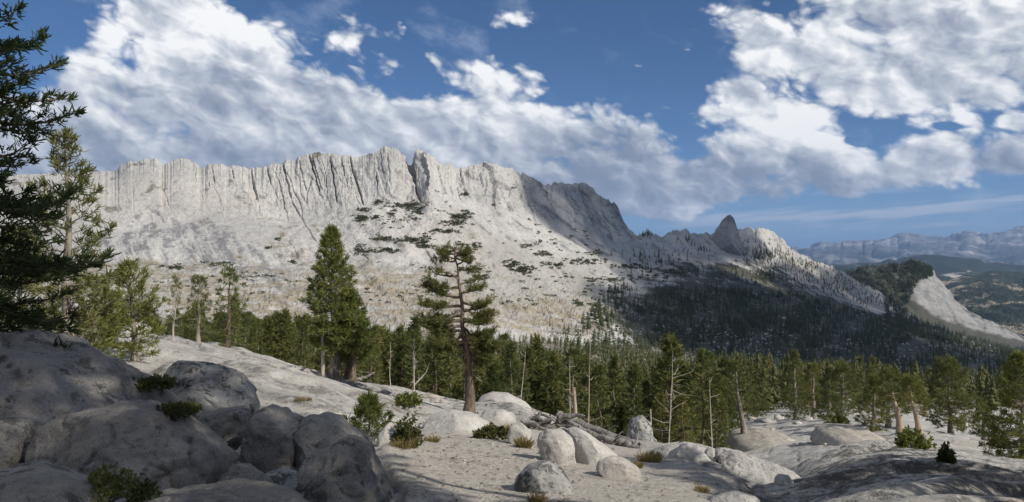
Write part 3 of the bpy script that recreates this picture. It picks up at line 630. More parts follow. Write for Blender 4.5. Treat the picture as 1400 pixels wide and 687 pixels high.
def rock_verts(dirs, Rth, thick, seed, size, cuts=5, boxy=0.72, rough=0.05, cone=False):
    rng = np.random.RandomState(seed)
    x, y, z = dirs[:, 0], dirs[:, 1], dirs[:, 2]; s = np.sqrt(x * x + z * z); th = np.arctan2(z, x)
    Rr = Rth(th); s2 = s ** boxy
    P_ = np.stack([np.cos(th) * Rr * s2, np.sign(y) * np.abs(y) ** 0.85 * thick, np.sin(th) * Rr * s2], -1)
    if cone:
        ph = np.arcsin(np.clip(s, 0, 1)) / (math.pi / 2); ph = ph ** 0.8; P_ = np.stack([np.cos(th) * Rr * ph, np.sign(y) * (1 - ph) * thick, np.sin(th) * Rr * ph], -1)
    # broken flat faces: planes that shave the side towards the viewer, the top and the back
    for i in range(cuts * 3):
        a = rng.uniform(-1.1, 1.1); e = rng.uniform(-0.3, 1.1); sg = -1 if i % 4 else 1
        nv = np.array([math.sin(a) * math.cos(e), sg * math.cos(a) * math.cos(e), math.sin(e)]); h = (P_ @ nv); lim = h.max() * (rng.uniform(0.66, 0.88) if i < cuts else rng.uniform(0.84, 0.95))
        ex = np.clip(h - lim, 0, None); P_ -= nv[None] * (ex * 0.94)[:, None]
    o = rng.uniform(0, 90, 3); q1 = P_ / (size * 0.55) + o
    nn = P_ / (np.linalg.norm(P_, axis=1, keepdims=True) + 1e-9)
    d = fbm(q1[:, 0], q1[:, 1], q1[:, 2], 5, 0.55, seed=seed % 97) * rough * size * 1.5
    q2 = P_ / (size * 0.13) + o
    d += fbm(q2[:, 0], q2[:, 1], q2[:, 2], 4, 0.62, seed=seed % 89 + 3) * rough * size * 0.38
    q3 = P_ / (size * 0.75) + o[::-1]
    d -= np.clip(1 - np.abs(perlin(q3[:, 0], q3[:, 1], q3[:, 2], seed % 53)) / 0.022, 0, 1) * rough * size * 1.5
    # exfoliation ledges along a tilted axis
    ax = np.array([rng.uniform(-0.5, 0.5), rng.uniform(-0.6, 0.2), 1.0]); ax /= np.linalg.norm(ax); tl = (P_ @ ax) / (size * rng.uniform(0.42, 0.6)) + fbm(q1[:, 0] * 0.8, q1[:, 1] * 0.8, q1[:, 2] * 0.8, 2, seed=7) * 0.5 + rng.uniform(0, 1)
    fr_ = tl - np.floor(tl); d -= (1 - sstep(fr_, 0.0, 0.10)) * rough * size * 0.7 + fr_ * rough * size * 0.55
    return P_ + nn * d[:, None]
def rock(name, label, cat, outline, depth, thick, mat, seed, cuts=5, boxy=0.72, rough=0.045, sub=5, group=None, kind=None, back=0.0, sm=3, cone=False):
    """boulder whose outline seen along +Y is the polygon; depth in metres to its middle, thick = half depth in metres"""
    ol = np.array(outline, float); cx, cy_ = (ol[:, 0].min() + ol[:, 0].max()) / 2, (ol[:, 1].min() + ol[:, 1].max()) / 2
    sc = depth / F; lx, lz = (ol[:, 0] - cx) * sc, -(ol[:, 1] - cy_) * sc
    # densify, then radius against angle
    nx = np.concatenate([np.linspace(lx[i], lx[(i + 1) % len(lx)], 24, endpoint=False) for i in range(len(lx))]); nz_ = np.concatenate([np.linspace(lz[i], lz[(i + 1) % len(lz)], 24, endpoint=False) for i in range(len(lz))])
    an = np.arctan2(nz_, nx); rd = np.hypot(nx, nz_); o = np.argsort(an); an, rd = an[o], rd[o]
    an = np.concatenate([an - 2 * math.pi, an, an + 2 * math.pi]); rd = np.concatenate([rd, rd, rd])
    grid = np.linspace(-math.pi, math.pi, 181); gr_ = np.interp(grid, an, rd); gr_ = np.convolve(np.pad(gr_, sm, mode='wrap'), np.ones(2 * sm + 1) / (2 * sm + 1), 'valid') if sm else gr_
    size = float(np.mean(rd))
    dirs, fc = ico(sub); V = rock_verts(dirs, lambda t: np.interp(t, grid, gr_), thick, seed, size, cuts, boxy, rough, cone)
    c = at(cx, cy_, depth); zb = V[:, 2].min(); V = V - np.array([0, 0, zb])
    me = mesh_np(name, V, fc, True, mat)
    ob = obj(name, me, loc=(c.x, c.y + back, c.z + zb))
    return tag(ob, label, cat, group, kind)
B = 'boulder'
OUTC = 'rocks of the shaded outcrop'
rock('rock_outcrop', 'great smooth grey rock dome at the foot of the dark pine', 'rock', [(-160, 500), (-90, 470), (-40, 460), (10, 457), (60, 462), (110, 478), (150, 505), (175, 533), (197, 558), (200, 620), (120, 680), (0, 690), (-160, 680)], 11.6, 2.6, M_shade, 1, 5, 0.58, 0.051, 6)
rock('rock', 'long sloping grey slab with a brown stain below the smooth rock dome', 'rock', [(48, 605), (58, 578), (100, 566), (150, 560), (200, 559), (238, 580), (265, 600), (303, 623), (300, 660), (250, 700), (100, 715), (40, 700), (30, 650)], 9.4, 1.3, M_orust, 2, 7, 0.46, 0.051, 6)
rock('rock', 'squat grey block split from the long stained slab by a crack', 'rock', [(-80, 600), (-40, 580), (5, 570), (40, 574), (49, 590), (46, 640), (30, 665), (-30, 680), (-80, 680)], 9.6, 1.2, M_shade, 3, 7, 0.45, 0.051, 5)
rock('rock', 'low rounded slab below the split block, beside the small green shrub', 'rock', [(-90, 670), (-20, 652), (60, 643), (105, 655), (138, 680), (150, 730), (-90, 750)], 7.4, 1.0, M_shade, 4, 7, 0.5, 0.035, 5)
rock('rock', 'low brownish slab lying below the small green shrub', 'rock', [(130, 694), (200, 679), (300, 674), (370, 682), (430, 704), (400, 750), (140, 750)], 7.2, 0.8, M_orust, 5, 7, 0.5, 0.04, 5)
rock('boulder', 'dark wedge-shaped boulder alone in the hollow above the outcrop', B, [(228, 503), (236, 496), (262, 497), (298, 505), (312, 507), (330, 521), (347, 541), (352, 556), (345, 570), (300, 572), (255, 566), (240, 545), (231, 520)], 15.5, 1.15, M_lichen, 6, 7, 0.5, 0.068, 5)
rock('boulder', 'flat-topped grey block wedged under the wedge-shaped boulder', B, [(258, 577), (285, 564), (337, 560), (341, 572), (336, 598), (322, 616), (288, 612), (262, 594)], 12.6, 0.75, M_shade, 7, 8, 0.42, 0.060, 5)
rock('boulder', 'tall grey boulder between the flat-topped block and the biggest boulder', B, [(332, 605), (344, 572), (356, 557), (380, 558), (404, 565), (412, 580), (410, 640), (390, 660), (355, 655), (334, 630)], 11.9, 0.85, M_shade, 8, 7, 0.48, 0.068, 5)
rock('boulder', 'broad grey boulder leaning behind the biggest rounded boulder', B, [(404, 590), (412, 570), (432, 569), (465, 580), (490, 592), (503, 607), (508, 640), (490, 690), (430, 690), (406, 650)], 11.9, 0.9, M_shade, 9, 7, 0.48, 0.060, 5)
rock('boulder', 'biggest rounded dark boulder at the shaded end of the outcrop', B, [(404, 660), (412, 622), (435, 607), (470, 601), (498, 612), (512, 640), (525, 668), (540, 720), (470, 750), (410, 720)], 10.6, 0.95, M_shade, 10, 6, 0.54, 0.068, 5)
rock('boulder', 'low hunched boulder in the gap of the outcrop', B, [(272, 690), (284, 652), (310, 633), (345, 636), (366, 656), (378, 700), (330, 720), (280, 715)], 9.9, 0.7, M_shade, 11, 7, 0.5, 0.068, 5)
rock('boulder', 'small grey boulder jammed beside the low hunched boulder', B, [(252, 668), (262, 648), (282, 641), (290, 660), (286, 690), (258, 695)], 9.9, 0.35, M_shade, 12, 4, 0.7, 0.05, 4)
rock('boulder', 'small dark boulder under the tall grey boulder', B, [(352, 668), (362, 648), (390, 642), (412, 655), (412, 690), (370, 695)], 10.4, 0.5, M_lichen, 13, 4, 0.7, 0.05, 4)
rock('boulder', 'pale boulder in the scrub under the pines on the slope', B, [(158, 462), (167, 447), (184, 441), (200, 447), (208, 460), (195, 470), (170, 470)], 31, 0.8, M_pale, 14, 4, 0.7, 0.05, 4)

rock('boulder', 'egg-shaped grey boulder beside the fallen logs', B, [(734, 606), (737, 593), (749, 587), (770, 588), (782, 598), (786, 612), (787, 640), (775, 650), (757, 642), (740, 628)], 17.0, 0.42, M_pale, 20, 4, 0.62, 0.035, 5)
rock('boulder', 'pale sloping boulder pressed against the egg-shaped one', B, [(770, 592), (778, 584), (790, 586), (803, 593), (828, 610), (848, 627), (846, 645), (815, 655), (790, 650), (782, 622)], 17.6, 0.55, M_pale, 21, 4, 0.62, 0.03, 5)
rock('boulder', 'pale boulder with a rusty orange crown on the gravel', B, [(814, 640), (817, 628), (834, 624), (850, 626), (864, 633), (876, 644), (877, 672), (851, 678), (836, 666), (820, 652)], 15.6, 0.42, M_rust, 122, 2, 0.56, 0.03, 5)
rock('boulder', 'black-and-white lichen boulder standing in the gravel', B, [(697, 720), (697, 676), (706, 655), (723, 637), (742, 629), (760, 633), (774, 646), (784, 668), (792, 720)], 12.6, 0.5, M_lichen, 23, 5, 0.62, 0.03, 5)
rock('boulder', 'small grey boulder beside the dry grass near the root tangle', B, [(692, 598), (699, 580), (712, 577), (729, 592), (724, 612), (700, 614)], 19.5, 0.3, M_pale, 24, 4, 0.66, 0.04, 4)
rock('rock', 'dark low rock next to the brown grass tuft on the gravel', 'rock', [(884, 628), (892, 616), (910, 610), (925, 611), (922, 626), (912, 636), (888, 638)], 22.5, 0.4, M_lichen, 25, 5, 0.66, 0.05, 4)
rock('boulder', 'peaked grey rock with a dark hollow face below the young firs', B, [(910, 640), (915, 622), (930, 608), (942, 605), (956, 609), (966, 623), (980, 640), (960, 652), (925, 650)], 21.8, 0.65, M_slab, 26, 5, 0.62, 0.045, 5)
rock('boulder', 'small upright rock between the peaked rock and the ribbed slab', B, [(962, 625), (965, 613), (976, 612), (985, 628), (982, 642), (966, 642)], 22.5, 0.3, M_slab, 27, 4, 0.66, 0.05, 4)
rock('rock', 'long ribbed granite slab slanting down into the gully', 'rock', [(978, 626), (986, 615), (1010, 619), (1050, 633), (1085, 646), (1100, 652), (1096, 670), (1060, 680), (1030, 668), (1000, 650)], 22.0, 1.0, M_slab, 28, 4, 0.6, 0.05, 6)
rock('boulder', 'round grey boulder half in shadow at the gully', B, [(1057, 680), (1060, 656), (1067, 649), (1080, 650), (1088, 664), (1084, 688)], 17.5, 0.32, M_slab, 29, 3, 0.66, 0.04, 4)
rock('rock', 'low grey rock fringed with brown grass by the gully', 'rock', [(964, 690), (985, 677), (1010, 673), (1034, 679), (1046, 695), (1000, 710), (968, 708)], 13.4, 0.4, M_slab, 30, 4, 0.66, 0.05, 4)
rock('rock', 'white smooth slab behind the trunk of the gnarled pine', 'rock', [(650, 560), (654, 545), (672, 537), (695, 540), (716, 550), (730, 562), (720, 580), (665, 580)], 34.0, 1.4, M_pale, 31, 2, 0.62, 0.03, 5)
rock('boulder', 'cracked pale block at the root of the gnarled pine', B, [(652, 580), (660, 563), (688, 560), (706, 568), (704, 588), (668, 592)], 27.5, 0.6, M_pale, 32, 5, 0.6, 0.04, 4)
rock('rock', 'low pale slab hump in front of the gnarled pine', 'rock', [(570, 592), (588, 569), (615, 562), (645, 566), (672, 580), (670, 600), (600, 606)], 24.0, 0.9, M_pale, 33, 2, 0.7, 0.03, 5)
rock('boulder', 'tan ribbed rock beside the low green bush', B, [(562, 556), (572, 541), (592, 538), (607, 545), (606, 560), (575, 562)], 34, 0.5, M_tan, 34, 5, 0.66, 0.05, 4)
rock('boulder', 'pale rock behind the young pine shrub', B, [(512, 622), (518, 592), (533, 577), (546, 590), (548, 622)], 16.4, 0.35, M_pale, 35, 4, 0.64, 0.04, 4)
rock('rock', 'tan rounded dome of rock above the shaded gully', 'rock', [(998, 618), (1012, 602), (1040, 595), (1072, 597), (1096, 606), (1104, 624), (1050, 634), (1002, 632)], 70, 7.0, M_tan, 36, 1, 0.95, 0.03, 5)
rock('rock', 'pale round slab below the leaning pines', 'rock', [(1116, 614), (1130, 594), (1152, 587), (1186, 588), (1206, 598), (1208, 614), (1150, 622)], 58, 4.5, M_tan, 37, 1, 0.95, 0.03, 5)
rock('boulder', 'round boulder on the crest of the dark lichen hump', B, [(1146, 630), (1153, 611), (1170, 606), (1186, 613), (1194, 632), (1170, 640)], 29, 0.6, M_slab, 38, 3, 0.68, 0.04, 4)
rock('boulder', 'dark boulder at the edge of the forest beyond the logs', B, [(856, 600), (862, 574), (878, 568), (890, 578), (894, 606)], 58, 1.2, M_lichen, 39, 4, 0.66, 0.05, 4)
rock('boulder', 'lower dark boulder under the forest edge boulder', B, [(862, 618), (868, 596), (884, 590), (898, 602), (900, 624)], 52, 1.0, M_lichen, 40, 4, 0.66, 0.05, 4)
# blocks strewn over the bench of slabs
rngb = random.Random(5)
bl_me = []
for i in range(5):
    dirs, fc = ico(3); rs = np.random.RandomState(i); el_ = rs.uniform(0.7, 1.2, 3)
    V = rock_verts(dirs, lambda t, e=el_: 0.5 * (1 + 0.2 * np.cos(2 * t + e[0] * 5)), 0.5 * el_[1], 200 + i, 0.5, 7, 0.62, 0.06); V[:, 2] *= 0.75; V[:, 2] -= V[:, 2].min() * 0.75
    bl_me.append(mesh_np('boulder', V, fc, True, (M_pale, M_slab, M_tan, M_pale, M_slab)[i]))
for i in range(46):
    px, py = rngb.uniform(1015, 1400), rngb.uniform(560, 612)
    if i < 6: px, py = [(1040, 577), (1052, 578), (1028, 575), (1066, 573), (1090, 580), (1105, 575)][i]
    h = hit(px, py, 'g')
    if h is None or h.y > 170: continue
    s_ = (rngb.uniform(5, 12) if i >= 6 else 15) * h.y / F
    o = obj('boulder', bl_me[i % 5], loc=(h.x, h.y, h.z - 0.12 * s_)); o.rotation_euler = (0, 0, rngb.uniform(0, 6.3)); o.scale = (s_ * rngb.uniform(0.8, 1.5), s_, s_ * rngb.uniform(0.6, 0.9))
    tag(o, 'pale block strewn on the bench of slabs below the forest', B, 'blocks strewn over the slab bench')
# stones on the gravel
for i in range(60):
    px, py = rngb.uniform(520, 1010), rngb.uniform(600, 690)
    h = hit(px, py, 'g')
    if h is None: continue
    s_ = rngb.uniform(2.0, 6.5) * h.y / F
    o = obj('stone', bl_me[i % 5], loc=(h.x, h.y, h.z - 0.15 * s_)); o.rotation_euler = (0, 0, rngb.uniform(0, 6.3)); o.scale = (s_ * rngb.uniform(0.8, 1.5), s_, s_ * 0.8)
    tag(o, 'small loose stone lying on the open gravel', 'stone', 'loose stones on the gravel')
# spire on the far end of the crest and its pale shoulder
rock('rock_spire', 'sharp grey rock spire rising from the far end of the crest', 'spire', [(962, 352), (972, 328), (980, 312), (987, 301), (994, 295.5), (999, 294), (1003, 296), (1006, 306), (1011, 320), (1018, 340), (1024, 360), (1010, 376), (978, 374)], 1600, 42, M_spire, 60, 0, 0.42, 0.035, 6, sm=0, cone=True)
print('rocks done')
# ------------------------------------------------------------------ tree materials
def needle_mat(name, a, b_, dry=(0.16, 0.13, 0.05), dryf=0.15, vs=0.6):
    m = bpy.data.materials.new(name); m.use_nodes = True; m.node_tree.nodes.clear(); k = NT(m.node_tree)
    g = k.node('ShaderNodeNewGeometry'); oi = k.node('ShaderNodeObjectInfo'); P = g.outputs['Position']
    n = k.noise(P, vs, 3, 0.6); n2 = k.noise(P, vs * 9, 2, 0.6)
    f = k.m('MULTIPLY_ADD', oi.outputs['Random'], 0.35, k.mul(n, 0.7))
    col = k.mix(k.ss(f, 0.25, 0.8), a, b_)
    col = k.mix(k.mul(k.ss(n2, 0.58, 0.75), dryf * 2), col, dry)
    d = k.node('ShaderNodeBsdfPrincipled'); k.put(d.inputs['Base Color'], col); d.inputs['Roughness'].default_value = 0.6; d.inputs['Specular IOR Level'].default_value = 0.25
    t = k.node('ShaderNodeBsdfTranslucent'); k.put(t.inputs[0], k.mix(0.5, col, (0.16, 0.20, 0.04)))
    mx = k.node('ShaderNodeMixShader'); mx.inputs[0].default_value = 0.28; k.l.new(d.outputs[0], mx.inputs[1]); k.l.new(t.outputs[0], mx.inputs[2])
    o = k.node('ShaderNodeOutputMaterial'); k.l.new(mx.outputs[0], o.inputs[0]); return m
def bark_mat(name, a, b_, sc=1.0):
    m, k, b = new_mat(name); g = k.node('ShaderNodeNewGeometry'); P = k.vec('MULTIPLY', g.outputs['Position'], (1, 1, 0.25))
    n = k.noise(P, 14 * sc, 5, 0.7); n2 = k.noise(P, 2.5 * sc, 3, 0.6)
    k.put(b.inputs['Base Color'], k.mix(k.ss(k.add(k.mul(n, 0.6), k.mul(n2, 0.4)), 0.36, 0.62), a, b_)); bump(k, b, n, 0.9, 0.04); return m
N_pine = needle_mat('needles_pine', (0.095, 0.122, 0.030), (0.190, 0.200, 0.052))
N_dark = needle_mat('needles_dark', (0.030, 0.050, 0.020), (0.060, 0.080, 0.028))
N_forest = needle_mat('needles_forest', (0.070, 0.092, 0.028), (0.185, 0.185, 0.055), vs=0.11)
N_mass = needle_mat('needles_mass', (0.048, 0.062, 0.022), (0.120, 0.122, 0.040), vs=0.11)
N_far = needle_mat('needles_far', (0.032, 0.046, 0.020), (0.070, 0.082, 0.030), vs=0.04, dryf=0.05)
N_dry = needle_mat('needles_weathered', (0.115, 0.128, 0.042), (0.200, 0.192, 0.070), dryf=0.3)
Bk_brown = bark_mat('bark_brown', (0.07, 0.056, 0.046), (0.22, 0.165, 0.125))
Bk_grey = bark_mat('bark_grey', (0.12, 0.105, 0.09), (0.34, 0.30, 0.25))
Bk_log = bark_mat('wood_grey', (0.09, 0.085, 0.08), (0.32, 0.295, 0.265))
Bk_dead = bark_mat('wood_weathered', (0.26, 0.23, 0.20), (0.52, 0.46, 0.39))
Bk_orange = bark_mat('wood_barkless', (0.26, 0.19, 0.14), (0.50, 0.40, 0.31))
Lf_scrub = needle_mat('leaves_scrub', (0.060, 0.070, 0.022), (0.14, 0.125, 0.045), (0.22, 0.16, 0.07), 0.35, 3.0)
Lf_dry = needle_mat('grass_dry', (0.20, 0.15, 0.06), (0.34, 0.26, 0.12), (0.30, 0.20, 0.09), 0.3, 4.0)

# ------------------------------------------------------------------ tree shapes
def tube(path, rad, sides=7):
    path = np.array(path, float); n = len(path); t = np.gradient(path, axis=0); t /= np.linalg.norm(t, axis=1, keepdims=True) + 1e-9
    up = np.where(np.abs(t[:, 2:3]) > 0.9, np.array([[1.0, 0, 0]]), np.array([[0, 0, 1.0]])); a = np.cross(t, up); a /= np.linalg.norm(a, axis=1, keepdims=True) + 1e-9; b = np.cross(t, a)
    an = np.linspace(0, 2 * math.pi, sides, endpoint=False); V = path[:, None] + (a[:, None] * np.cos(an)[None, :, None] + b[:, None] * np.sin(an)[None, :, None]) * np.array(rad)[:, None, None]
    V = V.reshape(-1, 3); i = np.arange(n * sides).reshape(n, sides); j = np.roll(i, -1, 1)
    Fq = np.stack([i[:-1], j[:-1], j[1:], i[1:]], -1).reshape(-1, 4); return V, Fq
class Mesh:
    def __init__(s): s.V = []; s.F = []; s.n = 0
    def add(s, V, Fc): s.V.append(V); s.F.append(Fc + s.n); s.n += len(V)
    def arr(s): return np.concatenate(s.V), np.concatenate(s.F)
def tufts(rng, pos, dr, size, m=7, wid=0.16, spread=0.8):
    """needle sprays: m slim triangles fanning out of every tuft"""
    pos, dr, size = np.array(pos), np.array(dr), np.array(size); n = len(pos)
    d = dr[:, None] * 0.75 + rng.normal(size=(n, m, 3)) * spread * 0.6 + np.array([0, 0, 0.18]); d /= np.linalg.norm(d, axis=-1, keepdims=True)
    s = size[:, None, None] * rng.uniform(0.6, 1.15, (n, m, 1)); side = np.cross(d, rng.normal(size=(n, m, 3))); side /= np.linalg.norm(side, axis=-1, keepdims=True) + 1e-9
    p0 = pos[:, None] + rng.normal(size=(n, m, 3)) * size[:, None, None] * 0.16
    V = np.stack([p0 - side * s * wid * 0.6, p0 + side * s * wid * 0.6, p0 + d * s * 0.7 + side * s * wid, p0 + d * s], 2).reshape(-1, 3)
    i = np.arange(n * m * 4).reshape(-1, 4); return V, i
def branch_path(rng, p0, az, el, L, droop, tip, kink=0.06, n=6):
    pts_ = [np.array(p0, float)]; d = np.array([math.cos(az) * math.cos(el), math.sin(az) * math.cos(el), math.sin(el)])
    for i in range(1, n):
        t = i / (n - 1); dd = d + np.array([0, 0, -droop * math.sin(t * math.pi) + tip * t * t]) + rng.normal(size=3) * kink * 2
        dd /= np.linalg.norm(dd); pts_.append(pts_[-1] + dd * L / (n - 1))
    return np.array(pts_)
def along(path, t):
    f = t * (len(path) - 1); i = min(int(f), len(path) - 2); return path[i] + (path[i + 1] - path[i]) * (f - i), path[i + 1] - path[i]
def tree_geo(seed, H, r0, prof, h0=0.12, nb=60, low=-8, high=50, droop=0.25, tip=0.3, tuft=0.16, dens=1.0, m=7, path=None, sides=9, limbs=True, extra=None, twig=0.42, wid=0.10, dead=0.0, clump=0):
    rng = np.random.RandomState(seed)
    if path is None:
        n = 9; off = np.cumsum(rng.normal(size=(n, 2)) * 0.012 * H, axis=0); off -= off[0]; path = np.c_[off, np.linspace(0, H, n)]
    path = np.array(path, float); tk = Mesh(); tp = np.linspace(0, 1, len(path)); rad = r0 * (0.05 + 0.95 * (1 - tp) ** 1.05); rad[0] *= 1.28
    fine = np.linspace(0, 1, 16); fp = np.stack([np.interp(fine, tp, path[:, c]) for c in range(3)], -1); fr = np.interp(fine, tp, rad) * (1 + rng.normal(size=16) * 0.03)
    fp = np.r_[fp[:1] - [[0, 0, 0.03 * H]], fp]; fr = np.r_[fr[:1] * 1.12, fr]
    tk.add(*tube(fp, fr, sides)); pos, dr, sz = [], [], []; br = []
    gold = 2.39996
    specs = []
    for i in range(nb):
        f = h0 + (0.985 - h0) * ((i + rng.uniform(0, 0.9)) / nb) ** 0.92
        u_ = (f - h0) / (1 - h0); L = prof(u_) * rng.uniform(0.62, 1.12)
        specs.append((f, i * gold + rng.uniform(-0.5, 0.5), R(low + (high - low) * u_ + rng.normal() * 7), L, 1.0))
    for e in (extra or []): specs.append((*e, 1.0) if len(e) == 4 else e)
    for f, az, el, L, leafy in specs:
        if L < 0.03: continue
        p0, _ = along(path, f); bp = branch_path(rng, p0, az, el, L, droop * rng.uniform(0.5, 1.3), tip * rng.uniform(0.5, 1.4)); rb = min(r0 * 0.42, 0.010 + L * 0.022) * (0.55 + 0.45 * (1 - f))
        if limbs: tk.add(*tube(bp, np.linspace(rb, rb * 0.25, len(bp)), 4))
        if rng.uniform() < dead or leafy == 0: continue
        nt = max(3, int(L / tuft * 1.25 * dens))
        for j in range(nt):
            t = 0.22 + 0.78 * (j + rng.uniform()) / nt
            p, d = along(bp, min(t, 0.999)); d = d / (np.linalg.norm(d) + 1e-9); lat = np.cross(d, [0, 0, 1]); lat /= np.linalg.norm(lat) + 1e-9; sg = 1 if j % 2 else -1
            tl = L * twig * (1.15 - t) * rng.uniform(0.5, 1.2) + tuft * 0.4
            td = d * 0.6 + lat * sg * rng.uniform(0.5, 1.0) + np.array([0, 0, rng.uniform(-0.15, 0.35)]); td /= np.linalg.norm(td); ns = max(1, int(tl / tuft * 1.1))
            for s in range(ns):
                q_ = (s + rng.uniform(0.4, 1.0)) / ns; pos.append(p + td * tl * q_ + rng.normal(size=3) * tuft * 0.16); dr.append(td); sz.append(tuft * rng.uniform(0.75, 1.25))
        p, d = along(bp, 0.999); d = d / (np.linalg.norm(d) + 1e-9)
        for s in range(3): pos.append(p + d * tuft * 0.2 * s); dr.append(d + rng.normal(size=3) * 0.3); sz.append(tuft)
    pt, d = along(path, 0.999)
    for s in range(6): pos.append(pt - np.array([0, 0, 0.02 * H * s])); dr.append(np.array([0, 0, 1.0])); sz.append(tuft)
    crown = tufts(rng, pos, dr, sz, m, wid)
    return tk.arr(), crown
def tree_thing(name, label, cat, geo, loc, bark, needle, group=None, rz=0.0):
    root = obj(name, None, loc=loc); root.rotation_euler = (0, 0, rz); tag(root, label, cat, group)
    (tv, tf), (cv, cf) = geo
    obj('trunk', mesh_np('trunk', tv, tf, True, bark), root); obj('crown', mesh_np('crown', cv, cf, False, needle), root)
    return root
def copy_thing(root, loc, rz, sc, label=None, group=None):
    r = root.copy(); COL.objects.link(r); r.location = loc; r.rotation_euler = (0, 0, rz); r.scale = sc
    if label: r['label'] = label
    if group: r['group'] = group
    for ch in root.children:
        c = ch.copy(); COL.objects.link(c); c.parent = r
    return r
def place(px, py, fall=None):
    h = hit(px, py, 'g'); return h if h is not None else at(px, py, fall)

# ---- the full pine pair on the lip
def p_full(w): return lambda u: w * (1 - u) ** 0.75 * (0.55 + 0.45 * min(1, u / 0.16)) + 0.05
h = place(456, 517); sc = h.y / F
tree_thing('pine_tree', 'tall dense green pine with a pointed crown on the slab edge', 'tree', tree_geo(101, 203 * sc, 7.5 * sc, p_full(50 * sc), 0.20, 165, -16, 52, 0.28, 0.35, 0.20, 1.5, 10), h, Bk_grey, N_pine)
h2 = at(478, 519, h.y + 0.6); h2.z = drop(h2.x, h2.y); sc2 = h2.y / F
tree_thing('pine_tree', 'shorter pine with a thick reddish trunk against the tall dense pine', 'tree', tree_geo(102, 122 * sc2, 8 * sc2, p_full(34 * sc2), 0.26, 110, -16, 48, 0.28, 0.35, 0.20, 1.5, 10), h2, Bk_brown, N_pine)
h3 = at(441, 514, h.y - 0.4); h3.z = drop(h3.x, h3.y); sc3 = h3.y / F
o = obj('dead_tree', mesh_np('dead_tree', *tube(np.array([(0, 0, -0.2), (0.02, 0, 0.7), (0.0, 0.03, 1.5), (0.05, 0, 2.4)]), [0.09, 0.07, 0.06, 0.03], 7), True, Bk_dead), loc=h3)
tag(o, 'thin bare dead trunk beside the tall dense pine', 'tree')

# ---- the gnarled pine
h = place(641, 566); sc = h.y / F
gp_path = [((x - 641) * sc, (0.1 * math.sin(i * 1.3)), (566 - y) * sc * 0.95) for i, (x, y) in enumerate([(641, 566), (643, 540), (640, 512), (641, 486), (636, 462), (632, 440), (632, 415), (630, 395), (627, 376), (626, 355), (621, 338), (622, 328)])]
gh = 238 * sc
root = obj('pine_tree', None, loc=h); tag(root, 'gnarled old pine with a thick bare trunk and ragged flat boughs', 'tree')
rng = np.random.RandomState(7); gpa = np.array(gp_path)
tp = np.linspace(0, 1, len(gpa)); fine = np.linspace(0, 1, 34); fp = np.stack([np.interp(fine, tp, gpa[:, c]) for c in range(3)], -1)
fr = np.interp(fine, [0, 0.07, 0.2, 0.4, 0.65, 1], np.array([9.5, 6.8, 5.0, 3.3, 2.0, 0.6]) * sc) * (1 + rng.normal(size=34) * 0.04); fp = np.r_[fp[:1] - [[0, 0, 0.4]], fp]; fr = np.r_[fr[:1] * 1.15, fr]
obj('trunk', mesh_np('trunk', *tube(fp, fr, 14), True, Bk_brown), root)
pos, dr, sz = [], [], []
# boughs: start row, reach to the side (px), rise (px), towards the viewer (px), leafiness
BOUGH = [(455, 38, 4, -18, 1.2), (458, 45, -10, 14, 1.2), (440, -52, -2, -10, 1.2), (436, 40, 12, 10, 1.1), (447, -46, 12, 16, 1.2), (425, -58, -8, 6, 1.0), (428, 38, -4, -18, 1.1), (412, -55, 6, -14, 1.1), (405, 40, -2, 10, 1.0), (398, -50, 12, 12, 1.0),
         (392, 34, 8, -12, 1.0), (385, -42, 14, -8, 0.9), (380, 26, 10, 12, 0.9), (372, -30, 26, 4, 0.12), (368, -40, 14, 8, 0.35), (352, 16, 12, 6, 0.4), (345, -20, 8, -6, 0.8), (340, 18, 6, -4, 0.8), (336, -24, 6, 6, 1.0), (333, 22, 3, -6, 1.0), (330, -10, 8, -8, 1.0), (330, 12, 6, 8, 1.0), (332, -18, 4, 10, 1.4), (336, 18, 2, 8, 1.4), (342, 24, 0, -8, 1.2), (346, -26, 2, 8, 1.0), (358, 26, 4, -6, 0.8),
         (470, 34, -12, -10, 1.0), (476, 26, -14, 12, 0.8), (465, -32, -6, 14, 0.9), (462, -40, 2, -16, 1.0), (492, 22, -8, -6, 0.45), (500, 18, -22, 10, 0.0), (416, -48, -16, -16, 0.15), (432, -60, 4, 20, 0.3), (420, 30, 16, 18, 0.9), (480, -26, -4, 4, 0.2), (450, 34, -26, 4, 0.9), (448, -28, -24, -10, 0.8), (468, 40, 2, 4, 1.2), (474, -40, -4, -6, 1.0), (460, 50, -4, -6, 1.2), (484, 34, -6, 6, 1.0), (470, -48, 4, 8, 1.1), (442, 48, -2, -4, 1.2), (430, -44, 4, -20, 1.0), (418, 44, 2, -8, 1.0), (490, -24, -10, -8, 0.7)]
